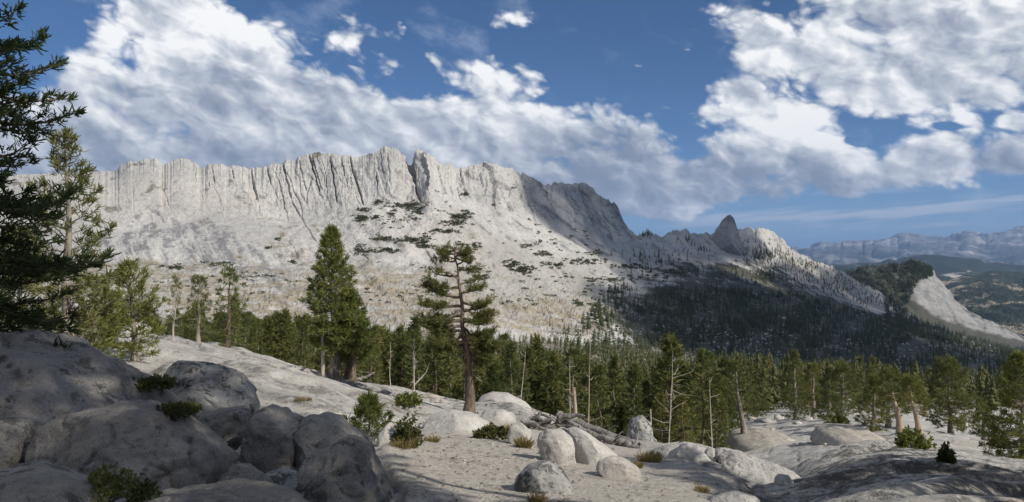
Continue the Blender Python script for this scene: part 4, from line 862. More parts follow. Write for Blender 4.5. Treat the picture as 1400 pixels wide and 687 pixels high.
for (ry, dx, dz, dy, leaf) in BOUGH:
    f = np.interp((566 - ry) * 0.95, gpa[:, 2] / sc, tp); p0, _ = along(gpa, min(f, 0.99)); L = math.sqrt(dx * dx + dz * dz + dy * dy) * sc
    bp = branch_path(rng, p0, math.atan2(dy, dx), math.atan2(dz, math.hypot(dx, dy)), L, 0.35, 0.45, 0.13, 8); rb = (1.0 + L / sc * 0.028) * sc
    obj('branch', mesh_np('branch', *tube(bp, np.linspace(rb, rb * 0.22, 8), 6), True, Bk_brown if leaf > 0.3 else Bk_grey), root)
    tf_ = 0.15; nt = int(L / tf_ * 4.6 * leaf)
    for j in range(nt):
        t = 0.30 + 0.70 * (j + rng.uniform()) / nt; p, d = along(bp, min(t, 0.999)); d = d / np.linalg.norm(d); lat = np.cross(d, [0, 0, 1]); lat /= np.linalg.norm(lat) + 1e-9
        td = d * 0.5 + lat * (1 if j % 2 else -1) * rng.uniform(0.4, 1.0) + np.array([0, 0, rng.uniform(0.0, 0.5)]); td /= np.linalg.norm(td); tl = L * 0.30 * rng.uniform(0.4, 1.1) + 0.06
        for s in range(max(1, int(tl / tf_ * 1.4))):
            pos.append(p + td * tl * rng.uniform(0.2, 1.0) + rng.normal(size=3) * 0.04); dr.append(td); sz.append(tf_ * rng.uniform(0.8, 1.25))
cv, cf = tufts(rng, pos, dr, sz, 10, 0.10); obj('crown', mesh_np('crown', cv, cf, False, N_dry), root)

# ---- pines on the slope at the side of the outcrop
def p_round(w, top=0.35): return lambda u: w * (0.5 + 0.5 * math.sin(min(1, u / top) * math.pi / 2)) * (1 - u) ** 0.45 + 0.04
d_ = 12.0; base = at(-58, 470, d_); base.z = drop(base.x, base.y)
Hd = (HZ + 190) / F * d_ - base.z
darkgeo = tree_geo(111, Hd, 0.20, lambda u: 2.2 * (1 - u) ** 0.5 + 0.3, 0.05, 150, -20, 34, 0.42, 0.42, 0.135, 1.35, 9, twig=0.34, wid=0.13)
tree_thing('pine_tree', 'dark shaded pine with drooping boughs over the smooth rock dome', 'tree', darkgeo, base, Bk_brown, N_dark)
d_ = 19.0; base = at(88, 462, d_); base.z = drop(base.x, base.y); Ht = (HZ - 186) / F * d_ - base.z
tree_thing('pine_tree', 'sunlit ragged pine behind the dark shaded pine', 'tree', tree_geo(112, Ht, 0.17, p_round(1.35), 0.12, 46, -2, 60, 0.2, 0.5, 0.19, 1.6, 10, twig=0.36), base, Bk_grey, N_dry)
d_ = 23.0; base = at(20, 462, d_); base.z = drop(base.x, base.y)
tree_thing('pine_tree', 'sunlit bushy pine filling the gap behind the dark shaded pine', 'tree', tree_geo(113, 3.6, 0.14, p_round(1.6), 0.06, 44, -2, 60, 0.2, 0.5, 0.19, 1.6, 10), base, Bk_grey, N_dry)
d_ = 27.0; base = at(185, 460, d_); base.z = drop(base.x, base.y); Ht = (HZ - 366) / F * d_ - base.z
tree_thing('pine_tree', 'bushy green pine standing behind the pale boulder in the scrub', 'tree', tree_geo(114, Ht, 0.13, p_round(1.25), 0.05, 50, -4, 55, 0.2, 0.5, 0.19, 1.6, 10), base, Bk_grey, N_pine)
d_ = 25.0; base = at(125, 462, d_); base.z = drop(base.x, base.y); Ht = (HZ - 392) / F * d_ - base.z
tree_thing('pine_tree', 'low spreading green pine next to the dark drooping boughs', 'tree', tree_geo(115, max(Ht, 1.5), 0.12, p_round(1.5), 0.04, 44, 0, 55, 0.2, 0.5, 0.19, 1.6, 10), base, Bk_grey, N_pine)
h = at(236, 462, 36); h.z = drop(h.x, h.y); sc = h.y / F
tree_thing('dead_tree', 'thin pale dying sapling at the end of the bushy pines', 'tree', tree_geo(118, (HZ - 378) * sc - h.z, 1.6 * sc, lambda u: 12 * sc * (1 - u) + 0.05, 0.25, 26, -5, 40, 0.2, 0.3, 0.14, 0.5, 6), h, Bk_dead, N_dry)
h = at(271, 466, 39); h.z = drop(h.x, h.y); sc = h.y / F
tree_thing('pine_tree', 'thin open pine with a slightly leaning pale trunk', 'tree', tree_geo(116, (HZ - 380) * sc - h.z, 3.0 * sc, lambda u: (19 * (1 - u) ** 0.6 + 2) * sc, 0.18, 34, -10, 40, 0.3, 0.3, 0.20, 0.8, 7), h, Bk_grey, N_dry)
h = at(311, 474, 40); h.z = drop(h.x, h.y); sc = h.y / F
tree_thing('pine_tree', 'open layered pine with flat boughs beside the thin leaning pine', 'tree', tree_geo(117, (HZ - 368) * sc - h.z, 3.6 * sc, lambda u: (33 * (1 - u) ** 0.7 + 4) * sc, 0.10, 42, -12, 30, 0.3, 0.25, 0.21, 0.95, 7), h, Bk_brown, N_pine)

# ---- trees of the bench beyond the hump
def p_cone(w): return lambda u: w * (1 - u) ** 0.85 * (0.6 + 0.4 * min(1, u / 0.12)) + 0.08
BENCH = [(1300, 608, 496, 44, 'p', 'broad dark double pine with bare pale stems on the slab bench'), (1394, 648, 486, 46, 'c', 'tall full fir with layered boughs at the end of the slab bench'), (1257, 606, 520, 24, 'g', 'wind-bent pine with a thick bare pinkish trunk'),
         (1231, 596, 512, 26, 'g', 'pine leaning over the thick bare pinkish trunk'), (1193, 590, 515, 24, 'c', 'dark upright fir behind the pale round slab'), (1214, 590, 505, 24, 'p', 'ragged pine between the upright fir and the leaning pine'),
         (1152, 580, 500, 28, 'p', 'pine with a slanting pink stem above the scrub'), (1130, 576, 505, 22, 'c', 'slim fir beside the pine with the slanting stem'), (1088, 572, 480, 22, 'c', 'tall dark fir rising over the slab bench'),
         (1018, 588, 498, 26, 'g', 'dark-stemmed pine at the rim of the tan rock dome'), (1112, 570, 500, 20, 'p', 'open pine behind the scrub on the bench'), (1345, 610, 560, 16, 'p', 'low dense pine tucked beside the double pine')]
for i, (px, py, top, hw, kind, lab) in enumerate(BENCH):
    h = place(px, py, 90)
    bd_ = [72, 46, 57, 60, 70, 74, 80, 88, 95, 72, 96, 74][i]; h = Vector(((px - CX) / F * bd_, bd_, 0)); h.z = drop(h.x, h.y)
    sc = h.y / F; H = (HZ - top) * sc - h.z
    if kind == 'c': geo = tree_geo(130 + i, H, 3.4 * sc, p_cone(hw * sc * (1.15 if i == 1 else 1)), 0.04, 110 if i == 1 else 70, -16, 40, 0.3, 0.3, 0.33, 1.5, 9)
    elif kind == 'p': geo = tree_geo(130 + i, H, 3.6 * sc, p_round(hw * sc, 0.3), 0.10 if i == 0 else 0.18, 90 if i == 0 else 50, -6, 50, 0.25, 0.4, 0.33, 1.5, 9)
    else:
        pa = [(0, 0, 0), (-1.5 * sc, 0, H * 0.2), (-5 * sc, 0, H * 0.4), (-9 * sc, 0.2, H * 0.62), (-11 * sc, 0.1, H * 0.82), (-12 * sc, 0, H)]
        geo = tree_geo(130 + i, H, 5.2 * sc, p_round(hw * sc, 0.3), 0.40, 36, -4, 50, 0.3, 0.4, 0.33, 1.4, 9, path=pa)
    tree_thing('fir_tree' if kind == 'c' else 'pine_tree', lab, 'tree', geo, h, Bk_orange if kind == 'g' and i < 4 else Bk_grey, N_pine if i in (1,) else N_forest)

# ---- the valley forest
rf = random.Random(11)
VAR = []
for i in range(10):
    slim = i % 5
    if slim == 4: geo = tree_geo(300 + i, 10, 0.16, lambda u: 1.5 * (1 - u) ** 0.6 + 0.1, 0.30, 30, -10, 45, 0.3, 0.3, 0.55, 0.8, 6, sides=6, wid=0.13, dead=0.25)
    else:
        w = (1.35, 1.7, 1.15, 1.9)[slim]; geo = tree_geo(300 + i, 10, 0.17, p_cone(w), (0.04, 0.10, 0.03, 0.12)[slim], 46, -18, 42, 0.3, 0.3, 0.55, 1.0, 6, sides=6, wid=0.13)
    VAR.append(tuple(mesh_np(n_, v, f_, n_ == 'trunk', mt) for n_, (v, f_), mt in (('trunk', geo[0], Bk_grey if i % 2 else Bk_brown), ('crown', geo[1], N_forest))))
print('variant faces', [len(v[1].polygons) for v in VAR])
def far_tree(seed, nl=9, c=4, fat=1.15):
    rng = np.random.RandomState(seed)
    V = []; Fc = []
    for l in range(nl):
        z = 0.10 + 0.86 * l / nl; rr = 0.15 * (1 - l / nl) ** 0.8 + 0.02
        for j in range(c):
            a = j * 2 * math.pi / c + l * 0.7 + rng.uniform(-0.4, 0.4); L = rr * rng.uniform(0.7, 1.25); dz = -0.035 - 0.05 * rng.uniform(); wd = L * fat * rng.uniform(0.25, 0.45); z += rng.uniform(-0.03, 0.03)
            ca_, sa_ = math.cos(a), math.sin(a); n0 = len(V)
            V += [(0, 0, z + 0.09), (ca_ * L - sa_ * wd, sa_ * L + ca_ * wd, z + dz), (ca_ * L * 1.15, sa_ * L * 1.15, z + dz * 0.5), (ca_ * L + sa_ * wd, sa_ * L - ca_ * wd, z + dz)]; Fc.append((n0, n0 + 1, n0 + 2, n0 + 3))
    return np.array(V), np.array(Fc)
FARV = [far_tree(900 + i) for i in range(6)]; HIV = [tuple([(lambda g_: (g_[0] / 10.0, g_[1]))(tree_geo(920 + i, 10, 0.17, p_cone((1.3, 1.7, 1.1)[i % 3]), 0.05, 20, -18, 40, 0.3, 0.3, 0.85, 0.8, 3, wid=0.16, limbs=False)[1])][0]) for i in range(6)]; print('hiv', [len(v[1]) for v in HIV]); MIDV = [far_tree(920 + i, 13, 6) for i in range(6)]; LOWV = [far_tree(940 + i, 6, 3, 1.6) for i in range(6)]; SLOV = [far_tree(960 + i, 6, 4, 1.5) for i in range(6)]
cand = []
def dens_near(x, y):
    """how thick the wood stands at a spot of the valley"""
    px = CX + F * x / y
    lim = np.interp(px, [-200, 180, 330, 480, 560, 700, 860, 980, 1020, 1100, 1230, 1400, 1700], [60, 56, 54, 56, 62, 66, 70, 70, 105, 112, 118, 135, 120])
    return 1.0 if y > lim else 0.0
tries = 0
while len(cand) < 3300 and tries < 60000:
    tries += 1
    y = 44 + 600 * rf.random() ** 1.45; px = rf.uniform(-80, 1500)
    if y < 200 and rf.random() < 0.0: continue
    x = (px - CX) / F * y
    if dens_near(x, y) == 0: continue
    # clearings
    cl_ = math.sin(x * 0.021 + 1.3) * math.sin(y * 0.017 + x * 0.006)
    if y > 150 and cl_ > 0.55 and rf.random() < 0.8: continue
    if px < 480:
        keep = np.interp(y, [50, 80, 120, 260, 420, 520], [1.0, 0.9, 0.6, 0.5, 0.35, 0.0]) * np.interp(px, [200, 330, 480], [0.6, 1.0, 1.0])
        if rf.random() > keep: continue
    if px > 1020 and y > 300 and rf.random() < 0.3: continue
    cand.append((y, px, x))
# closest rows in front of the wood, set by hand: the light green firs below the lip
FRONT = [(870, 612, 500, 0.4), (885, 615, 520, 0.4), (905, 616, 478, 0.5), (925, 614, 470, 0.5), (945, 612, 500, 0.5), (960, 610, 482, 0.5), (980, 612, 520, 0.5), (935, 618, 540, 0.4), (895, 616, 548, 0.4), (992, 606, 505, 0.5), (915, 600, 460, 0.5), (970, 596, 486, 0.4),
         (820, 600, 500, 0.5), (845, 604, 488, 0.5), (790, 592, 496, 0.4), (745, 575, 482, 0.5), (700, 560, 470, 0.5), (675, 556, 490, 0.5), (725, 566, 498, 0.5), (540, 532, 455, 0.5), (560, 536, 450, 0.5), (520, 526, 462, 0.5), (590, 545, 470, 0.5), (610, 550, 458, 0.5)]
spots = []
for px, py, top, _w in FRONT:
    d0 = 60 + 30 * rf.random(); x = (px - CX) / F * d0; z = drop(x, d0); Hh = (HZ - top) / F * d0 - z
    spots.append((d0, x, z, Hh))
for y, px, x in sorted(cand):
    z = drop(x, y)
    if z is None: continue
    Hh = rf.uniform(4.2, 10.0) * (1.0 if y > 110 else 0.9) * (1.25 if rf.random() < 0.08 else 1)
    ytop = np.interp(px, [0, 230, 330, 400, 480, 560, 640, 700, 800, 900, 1000, 1100, 1200, 1400], [440, 436, 432, 430, 436, 446, 452, 456, 458, 466, 478, 490, 505, 520]) - abs(rf.gauss(0, 13)) * (1 if y < 250 else 0.25)
    hmax = (HZ - ytop) / F * y - z; Hh = min(Hh, hmax * rf.uniform(0.8, 1.0))
    if Hh < 2.2: continue
    spots.append((y, x, z, Hh))
spots_ind = spots[:280]; spots_rest = spots[280:]
proto = {}
for i, (y, x, z, Hh) in enumerate(spots_ind):
    v = rf.choice([0, 1, 2, 3, 5, 6, 7, 8, 0, 2, 5, 7, 4, 9]); s_ = Hh / 10.0; loc = (x, y, z - 0.1); wsc = s_ * rf.uniform(0.9, 1.25)
    lab = {0: 'slim full conifer in the dense valley forest', 1: 'broad full conifer in the dense valley forest', 2: 'narrow spire-like conifer in the dense valley forest', 3: 'wide-skirted conifer in the dense valley forest', 4: 'ragged half-bare conifer in the dense valley forest'}[v % 5]
    if v not in proto:
        r = obj('conifer', None, loc=loc); tag(r, lab, 'tree', 'conifers of the valley forest')
        for nm, me in zip(('trunk', 'crown'), VAR[v]): obj(nm, me, r)
        r.scale = (wsc, wsc, s_); r.rotation_euler = (0, 0, rf.uniform(0, 6.28)); proto[v] = r
    else: copy_thing(proto[v], loc, rf.uniform(0, 6.28), (wsc, wsc, s_))
# the rest of the wood, and the dark wood on the slope under the crest, each read as one mass
def mass(name, label, spots_, mat, wf=1.0, var=None):
    Vs, Fs, n0 = [], [], 0
    for (y, x, z, Hh) in spots_:
        V, Fc = (var or (HIV if y < 125 else MIDV if y < 300 else FARV))[rf.randrange(6)]; a = rf.uniform(0, 6.28); c, s = math.cos(a), math.sin(a); w = Hh * rf.uniform(0.85, 1.3) * wf
        W_ = np.stack([(V[:, 0] * c - V[:, 1] * s) * w + x, (V[:, 0] * s + V[:, 1] * c) * w + y, V[:, 2] * Hh * 1.0 + z - 0.06 * Hh], -1)
        Vs.append(W_); Fs.append(Fc + n0); n0 += len(V)
    o = obj(name, mesh_np(name, np.concatenate(Vs), np.concatenate(Fs), False, mat)); return tag(o, label, 'forest', kind='stuff')
mass('forest', 'distant mass of conifers filling the valley below the crest', spots_rest, N_mass)
slope = []
pol_top = [(760, 462), (800, 440), (825, 400), (850, 393), (900, 398), (960, 392), (1000, 398), (1040, 402), (1080, 402), (1120, 412), (1180, 428), (1230, 448), (1300, 464), (1360, 478), (1420, 490), (1500, 498)]
for i in range(15000):
    px = rf.uniform(770, 1480); t = rf.random() ** 1.25; top = ip(px, pol_top); py = top + (560 - top) * t
    nzv = math.sin(px * 0.045 + py * 0.07) * math.sin(px * 0.021 - py * 0.06 + 1.0) + 0.5 * math.sin(px * 0.11 + py * 0.13)
    dn = np.interp(px, [770, 860, 960, 1100], [0.12, 0.45, 0.75, 0.95]) * (0.62 + 0.5 * nzv)
    if py > 470: dn *= np.interp(px, [770, 1000, 1150, 1300], [0.5, 0.55, 0.5, 0.6])
    if rf.random() > dn: continue
    h = hit(px, py)
    if h is None or h.y < 330: continue
    slope.append((h.y, h.x, h.z, rf.uniform(5.5, 13)))
# tree lines and groves higher on the slope, on the back of the ridge and the shoulder of the spire
for (cx_, cy_, sx_, sy_, cnt) in [(885, 322, 10, 4, 30), (895, 355, 40, 12, 50), (935, 330, 12, 6, 16), (960, 345, 20, 8, 20), (1040, 345, 26, 12, 120), (1060, 352, 34, 10, 130), (1095, 362, 24, 7, 90), (1046, 378, 16, 8, 90), (1010, 378, 26, 10, 40), (1130, 385, 50, 14, 120), (1150, 395, 50, 10, 120), (1100, 380, 60, 14, 110), (1200, 412, 30, 8, 60), (940, 372, 60, 12, 80), (1180, 410, 30, 8, 40)]:
    for i in range(cnt):
        h = hit(cx_ + rf.gauss(0, sx_ * 0.6), cy_ + rf.gauss(0, sy_ * 0.6), 'r')
        if h is not None: slope.append((h.y, h.x, h.z, rf.uniform(5, 11)))
mass('slope_forest', 'dark conifer wood covering the lower slope of the crest', slope, N_far, 1.0, SLOV)
# conifers of the dome's wooded back and of the flats behind
bv_dome = BVHTree.FromPolygons([tuple(v) for v in dome_v.reshape(-1, 3).astype(float)], grid_faces(*dome_v.shape[:2]).tolist())
dw = []
bv_plat = BVHTree.FromPolygons([tuple(v) for v in plat_v.reshape(-1, 3).astype(float)], grid_faces(*plat_v.shape[:2]).tolist())
for i in range(3000):
    px = rf.uniform(1085, 1275); top = ip(px, [(1085, 395), (1171, 366), (1219, 359), (1254, 357), (1275, 366)]); py = top + rf.random() * ip(px, [(1085, 30), (1200, 75), (1240, 60), (1255, 28), (1275, 12)])
    h_ = bv_dome.ray_cast(Vector((0, 0, 0)), Vector(((px - CX) / F, 1, (HZ - py) / F)).normalized())
    if h_[0] is not None: dw.append((h_[0].y, h_[0].x, h_[0].z, rf.uniform(8, 17)))
flat = []
for i in range(5200):
    px = rf.uniform(1210, 1500); py = rf.uniform(384, 492); best = None
    for bv_ in (bv_ground, bv_dome, bv_ridge, bv_plat):
        h_ = bv_.ray_cast(Vector((0, 0, 0)), Vector(((px - CX) / F, 1, (HZ - py) / F)).normalized())
        if h_[0] is not None and (best is None or h_[3] < best[1]): best = (bv_, h_[3], h_[0])
    if best and best[0] in (bv_ground, bv_ridge, bv_plat) and best[2].y > 1500:
        if best[0] is bv_plat and (py < 392 and rf.random() < 0.75): continue
        flat.append((best[2].y, best[2].x, best[2].z, rf.uniform(9, 17)))
mass('flat_forest', 'dark conifer wood on the flats around the far granite dome', flat, N_far, 1.6, LOWV)
mass('dome_forest', 'dark conifer wood on the shoulder of the far granite dome', dw, N_far, 1.5, LOWV)
print('trees', len(spots_ind), len(spots_rest), len(slope), len(dw))
HAZE = 3.6e-5
SHADE = [(7.5, 2.6, 16, 1.0, 'tall pine beside the viewpoint, first of the row'), (8.5, 5.6, 20, 0.68, 'tallest pine of the row beside the viewpoint'), (8.0, 7.6, 15, 0.75, 'slimmest pine of the row beside the viewpoint'),
         (6.5, 15.0, 4.6, -1.5, 'round low pine on the slab beyond the viewpoint'), (6.5, 18.6, 4.9, -1.6, 'second round pine on the slab beyond the viewpoint')]
CLOUDS = [('flat grey cloud shading the end of the crest', [(800, 1230, 150), (840, 1350, 170), (880, 1480, 150), (940, 1560, 150), (990, 1640, 110)]),
          ('wide ragged cloud shading the slope wood', [(1000, 1150, 190), (1080, 1100, 220), (1180, 1150, 240), (1250, 1400, 240), (1100, 800, 170), (1250, 800, 200), (1350, 1100, 220), (950, 900, 120), (1180, 1750, 150), (1130, 1500, 150), (1110, 1640, 110), (1205, 1900, 170), (1240, 2050, 150)])]
# ------------------------------------------------------------------ scrub, shrubs, dead wood, stones
bpy.context.view_layer.update(); DG = bpy.context.evaluated_depsgraph_get()
def surf(px, py):
    ok, loc, *_ = S.ray_cast(DG, Vector((0, 0, 0)), Vector(((px - CX) / F, 1.0, (HZ - py) / F)).normalized()); return loc.copy() if ok else None
def leaf_mound(seed, w, hgt, n, leaf, up=0.5, wid=0.35):
    """low bush: leaf blades filling a dome-shaped volume"""
    rng = np.random.RandomState(seed); v = rng.normal(size=(n, 3)); v /= np.linalg.norm(v, axis=1, keepdims=True); v[:, 2] = np.abs(v[:, 2])
    rr = rng.uniform(0.35, 1.0, (n, 1)) ** 0.5 * (1 + 0.25 * np.sin(np.arctan2(v[:, 1], v[:, 0]) * 3 + seed))[:, None]; pos = v * rr * np.array([w, w, hgt]); dr = v * 0.7 + np.array([0, 0, up])
    return tufts(rng, pos, dr, np.full(n, leaf), 4, wid, 0.9)
def stems(seed, w, hgt, n=9, r=0.012):
    rng = np.random.RandomState(seed); M_ = Mesh()
    for i in range(n):
        a = rng.uniform(0, 6.28); L = rng.uniform(0.5, 0.9); M_.add(*tube(np.array([(0, 0, -0.05), (math.cos(a) * w * L * 0.4, math.sin(a) * w * L * 0.4, hgt * 0.5), (math.cos(a) * w * L, math.sin(a) * w * L, hgt * 0.85)]), [r * 1.4, r, r * 0.4], 4))
    return M_.arr()
def bush(name, label, cat, px, py, wpx, hpx, mat, seed, n=260, leaf=None, group=None, d=None):
    h = hit(px, py, 'g') if d is None else surf(px, py); sc = h.y / F; w, hh = wpx * sc / 2, hpx * sc
    r = obj(name, None, loc=h); tag(r, label, cat, group)
    obj('stem', mesh_np('stem', *stems(seed, w, hh, 9, 0.5 * sc), True, Bk_grey), r)
    obj('foliage', mesh_np('foliage', *leaf_mound(seed, w, hh, n, leaf or 5.5 * sc), False, mat), r); return r
h = place(505, 604); sc = h.y / F
tree_thing('pine_shrub', 'bright green young pine shrub beside the outcrop', 'shrub', tree_geo(401, 50 * sc, 1.6 * sc, lambda u: (30 * (1 - u) ** 0.5 + 5) * sc, 0.02, 44, 12, 62, 0.1, 0.5, 0.13, 1.3, 10), h, Bk_grey, N_pine)
bush('bush', 'olive bush with bare twigs next to the young pine shrub', 'bush', 556, 610, 40, 34, Lf_scrub, 402, 240)
bush('bush', 'low green bush beside the tan ribbed rock', 'bush', 556, 553, 36, 12, N_pine, 403, 220)
bush('bush', 'low olive scrub between the gnarled pine and the root tangle', 'bush', 672, 600, 52, 15, Lf_scrub, 405, 300)
bush('bush', 'dark scrub in the hollow behind the smooth rock dome', 'bush', 205, 530, 70, 12, Lf_scrub, 406, 420, d=14.5)
bush('bush', 'dark scrub beside the wedge-shaped boulder', 'bush', 240, 566, 64, 11, Lf_scrub, 407, 420, d=13.2)
bush('bush', 'small green shrub growing from the crack of the outcrop', 'shrub', 150, 678, 62, 34, N_pine, 408, 360, d=8.2)
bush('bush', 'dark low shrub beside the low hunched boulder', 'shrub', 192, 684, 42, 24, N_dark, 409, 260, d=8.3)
bush('bush', 'sprawling green bush at the foot of the thick bare pinkish trunk', 'bush', 1247, 612, 44, 22, N_pine, 411, 300)
bush('pine_shrub', 'small dark pine seedling on the lichen hump', 'shrub', 1293, 633, 20, 22, N_dark, 412, 200)
bush('bush', 'round scrub under the pine with the slanting stem', 'bush', 1146, 592, 30, 22, N_forest, 413, 240)
bush('bush', 'scrub tucked between the double pine and the low dense pine', 'bush', 1366, 612, 24, 12, Lf_scrub, 414, 180)
bush('bush', 'scrub patch on the pale slab above the bushy pines', 'bush', 160, 463, 44, 10, Lf_scrub, 416, 240)
for i, (px, py, w, hh) in enumerate([(716, 612, 16, 12), (889, 632, 26, 14), (1010, 684, 40, 10), (985, 630, 12, 8), (550, 612, 26, 12), (640, 586, 30, 8), (415, 548, 20, 5), (870, 640, 14, 8), (960, 672, 18, 7), (735, 690, 14, 14), (590, 604, 20, 7), (700, 590, 18, 9), (1385, 596, 26, 7)]):
    hh_ = hit(px, py, 'g')
    if hh_ is None: continue
    sc = hh_.y / F; rng = np.random.RandomState(500 + i); n = 90
    a = rng.uniform(0, 6.28, n); rr = np.sqrt(rng.uniform(0, 1, n)) * w * sc / 2; pos = np.stack([np.cos(a) * rr, np.sin(a) * rr, 0 * a], -1); dr = np.stack([np.cos(a) * 0.5, np.sin(a) * 0.5, 0 * a + 1.1], -1)
    V, Fc = tufts(rng, pos, dr, np.full(n, hh * sc), 4, 0.06, 0.45); o = obj('grass_tuft', mesh_np('grass_tuft', V, Fc, False, Lf_dry), loc=hh_)
    tag(o, 'dry brown grass tuft growing in a seam of the granite', 'grass', 'dry grass tufts')
# fallen logs and the root tangle
def log(name, label, pts_px, r0, r1, mat, seed, lift=0.1):
    rng = np.random.RandomState(seed); P_ = []
    for px, py, d in pts_px: P_.append(at(px, py, d))
    base = P_[0].copy(); fine = []
    for i in range(len(P_) - 1):
        for t in np.linspace(0, 1, 7, endpoint=False): fine.append(np.array(P_[i] * (1 - t) + P_[i + 1] * t))
    fine.append(np.array(P_[-1])); fine = np.array(fine) - np.array(base) + rng.normal(size=(len(fine), 3)) * 0.02
    V, Fc = tube(fine, np.linspace(r0, r1, len(fine)) * (1 + rng.normal(size=len(fine)) * 0.06), 9)
    caps = []
    o = obj(name, None, loc=base); tag(o, label, 'log', 'fallen logs behind the boulders')
    obj('log_body', mesh_np('log_body', V, Fc, True, mat), o)
    for i in range(3):
        j = int(rng.uniform(2, len(fine) - 2)); d_ = rng.normal(size=3); d_[2] = abs(d_[2]); d_ /= np.linalg.norm(d_)
        obj('branch_stub', mesh_np('branch_stub', *tube(np.array([fine[j], fine[j] + d_ * 0.3, fine[j] + d_ * 0.55 + rng.normal(size=3) * 0.05]), [r1 * 0.35, r1 * 0.22, r1 * 0.06], 5), True, mat), o)
    return o
log('fallen_log', 'longest grey fallen log sloping down towards the forest', [(762, 567, 27.5), (815, 589, 26.5), (874, 611, 25.5)], 0.17, 0.13, Bk_log, 1)
log('fallen_log', 'shorter grey log lying along the longest fallen log', [(766, 576, 26.5), (800, 590, 26.0), (842, 606, 25.2)], 0.13, 0.10, Bk_log, 2)
log('fallen_log', 'thick weathered log butt at the lower end of the logs', [(832, 600, 26), (858, 609, 25.6), (872, 617, 25.0)], 0.20, 0.16, Bk_log, 3)
log('fallen_log', 'thin pale log crossing under the longest fallen log', [(786, 574, 28), (812, 592, 27), (830, 604, 26)], 0.08, 0.05, Bk_log, 4)
log('fallen_log', 'pale dead branch lying beside the tall dense pine', [(486, 520, 36), (500, 516, 36), (512, 509, 36)], 0.09, 0.04, Bk_log, 5)
r = obj('root_tangle', None, loc=at(735, 590, 24)); tag(r, 'grey tangle of weathered roots and stump behind the egg-shaped boulder', 'stump')
rng = np.random.RandomState(77); b0 = np.array(at(735, 590, 24))
for i in range(16):
    p = np.array(at(rng.uniform(708, 768), rng.uniform(568, 588), 24)) - b0; a = rng.uniform(-0.6, 0.6) + (math.pi if i % 3 == 0 else 0); pth = [p]
    for s in range(6): a += rng.normal() * 0.5; pth.append(pth[-1] + np.array([math.cos(a) * 0.14, rng.normal() * 0.07, math.sin(a) * 0.05 + rng.normal() * 0.05]))
    w = rng.uniform(0.05, 0.12); obj('root', mesh_np('root', *tube(np.array(pth), np.linspace(w, w * 0.4, 7), 7), True, Bk_log if i % 2 else Bk_log), r)
# standing dead trees
SNAG = [(780, 575, 486, 1.8, Bk_dead, 'thin pale dead snag above the fallen logs'), (804, 590, 474, 2.0, Bk_orange, 'tall orange barkless snag above the fallen logs'), (789, 590, 530, 5.0, Bk_orange, 'broken splintered stump of a snag above the fallen logs'), (707, 556, 480, 1.6, Bk_dead, 'thin dead snag behind the white smooth slab'),
        (975, 610, 516, 1.8, Bk_dead, 'pale dead snag among the young firs'), (888, 616, 560, 2.4, Bk_dead, 'short pale stump in front of the young firs'), (912, 612, 480, 2.0, Bk_dead, 'branchy grey dead tree over the young firs'),
        (567, 524, 482, 2.0, Bk_dead, 'forked white dead tree at the slab edge'), (534, 520, 468, 1.3, Bk_dead, 'slim pale dead trunk behind the slab edge'), (1252, 598, 552, 2.0, Bk_dead, 'thin white stem next to the thick bare trunk')]
for i, (px, py, top, wpx, mat, lab) in enumerate(SNAG):
    d0 = 52 + 4 * (i % 3) if px < 1000 else 88; 
    if px in (567, 534): d0 = 39
    x = (px - CX) / F * d0; z = drop(x, d0); sc = d0 / F; Hh = (HZ - top) * sc - z; rng = np.random.RandomState(600 + i)
    r = obj('dead_snag', None, loc=(x, d0, z)); tag(r, lab, 'dead tree')
    lean = rng.normal() * 0.05; n = 9; pa = np.c_[np.linspace(0, lean * Hh, n) + np.cumsum(rng.normal(size=n)) * 0.02, np.cumsum(rng.normal(size=n)) * 0.02, np.linspace(-0.3, Hh, n)]
    obj('trunk', mesh_np('trunk', *tube(pa, np.linspace(wpx * 0.62, wpx * (0.45 if 'stump' in lab else 0.14), n) * sc, 8), True, mat), r)
    nbr = 16 if 'branchy' in lab else (7 if 'stump' not in lab else 2)
    for j in range(nbr):
        p, _ = along(pa, rng.uniform(0.25, 0.95)); L = Hh * rng.uniform(0.06, 0.16) * (1.6 if 'branchy' in lab else 1); bp = branch_path(rng, p, rng.uniform(0, 6.28), R(rng.uniform(-10, 45)), L, 0.1, 0.3, 0.12, 5)
        obj('branch', mesh_np('branch', *tube(bp, np.linspace(0.5, 0.12, 5) * sc, 5), True, mat), r)
    if 'forked' in lab:
        bp = np.array([(0, 0, Hh * 0.2), (0.28 * Hh, 0, Hh * 0.5), (0.42 * Hh, 0, Hh * 0.9)]); obj('branch', mesh_np('branch', *tube(bp, np.array([1.1, 0.8, 0.3]) * sc, 6), True, mat), r)
# gravel, dead twigs: too many to count
def heap(name, label, pts_, sizes, mat, seed, cat):
    rng = np.random.RandomState(seed); dirs, fc = ico(1); Vs, Fs, n0 = [], [], 0
    for p, s in zip(pts_, sizes):
        v = dirs * (1 + rng.uniform(-0.28, 0.28, (len(dirs), 1))) * s * rng.uniform(0.6, 1.25, 3) * np.array([1, 1, 0.75]); a = rng.uniform(0, 6.28); c, s2 = math.cos(a), math.sin(a)
        Vs.append(np.stack([v[:, 0] * c - v[:, 1] * s2 + p[0], v[:, 0] * s2 + v[:, 1] * c + p[1], v[:, 2] + p[2]], -1)); Fs.append(fc + n0); n0 += len(dirs)
    o = obj(name, mesh_np(name, np.concatenate(Vs), np.concatenate(Fs), False, mat)); return tag(o, label, cat, kind='stuff')
rg = random.Random(3); pp, ss_ = [], []
for i in range(2600):
    h = hit(rg.gauss(690, 150), rg.uniform(585, 690), 'g')
    if h is not None and h.y < 40: pp.append((h.x, h.y, h.z)); ss_.append(rg.uniform(0.5, 1.6) ** 1.5 * h.y / F * 0.8)
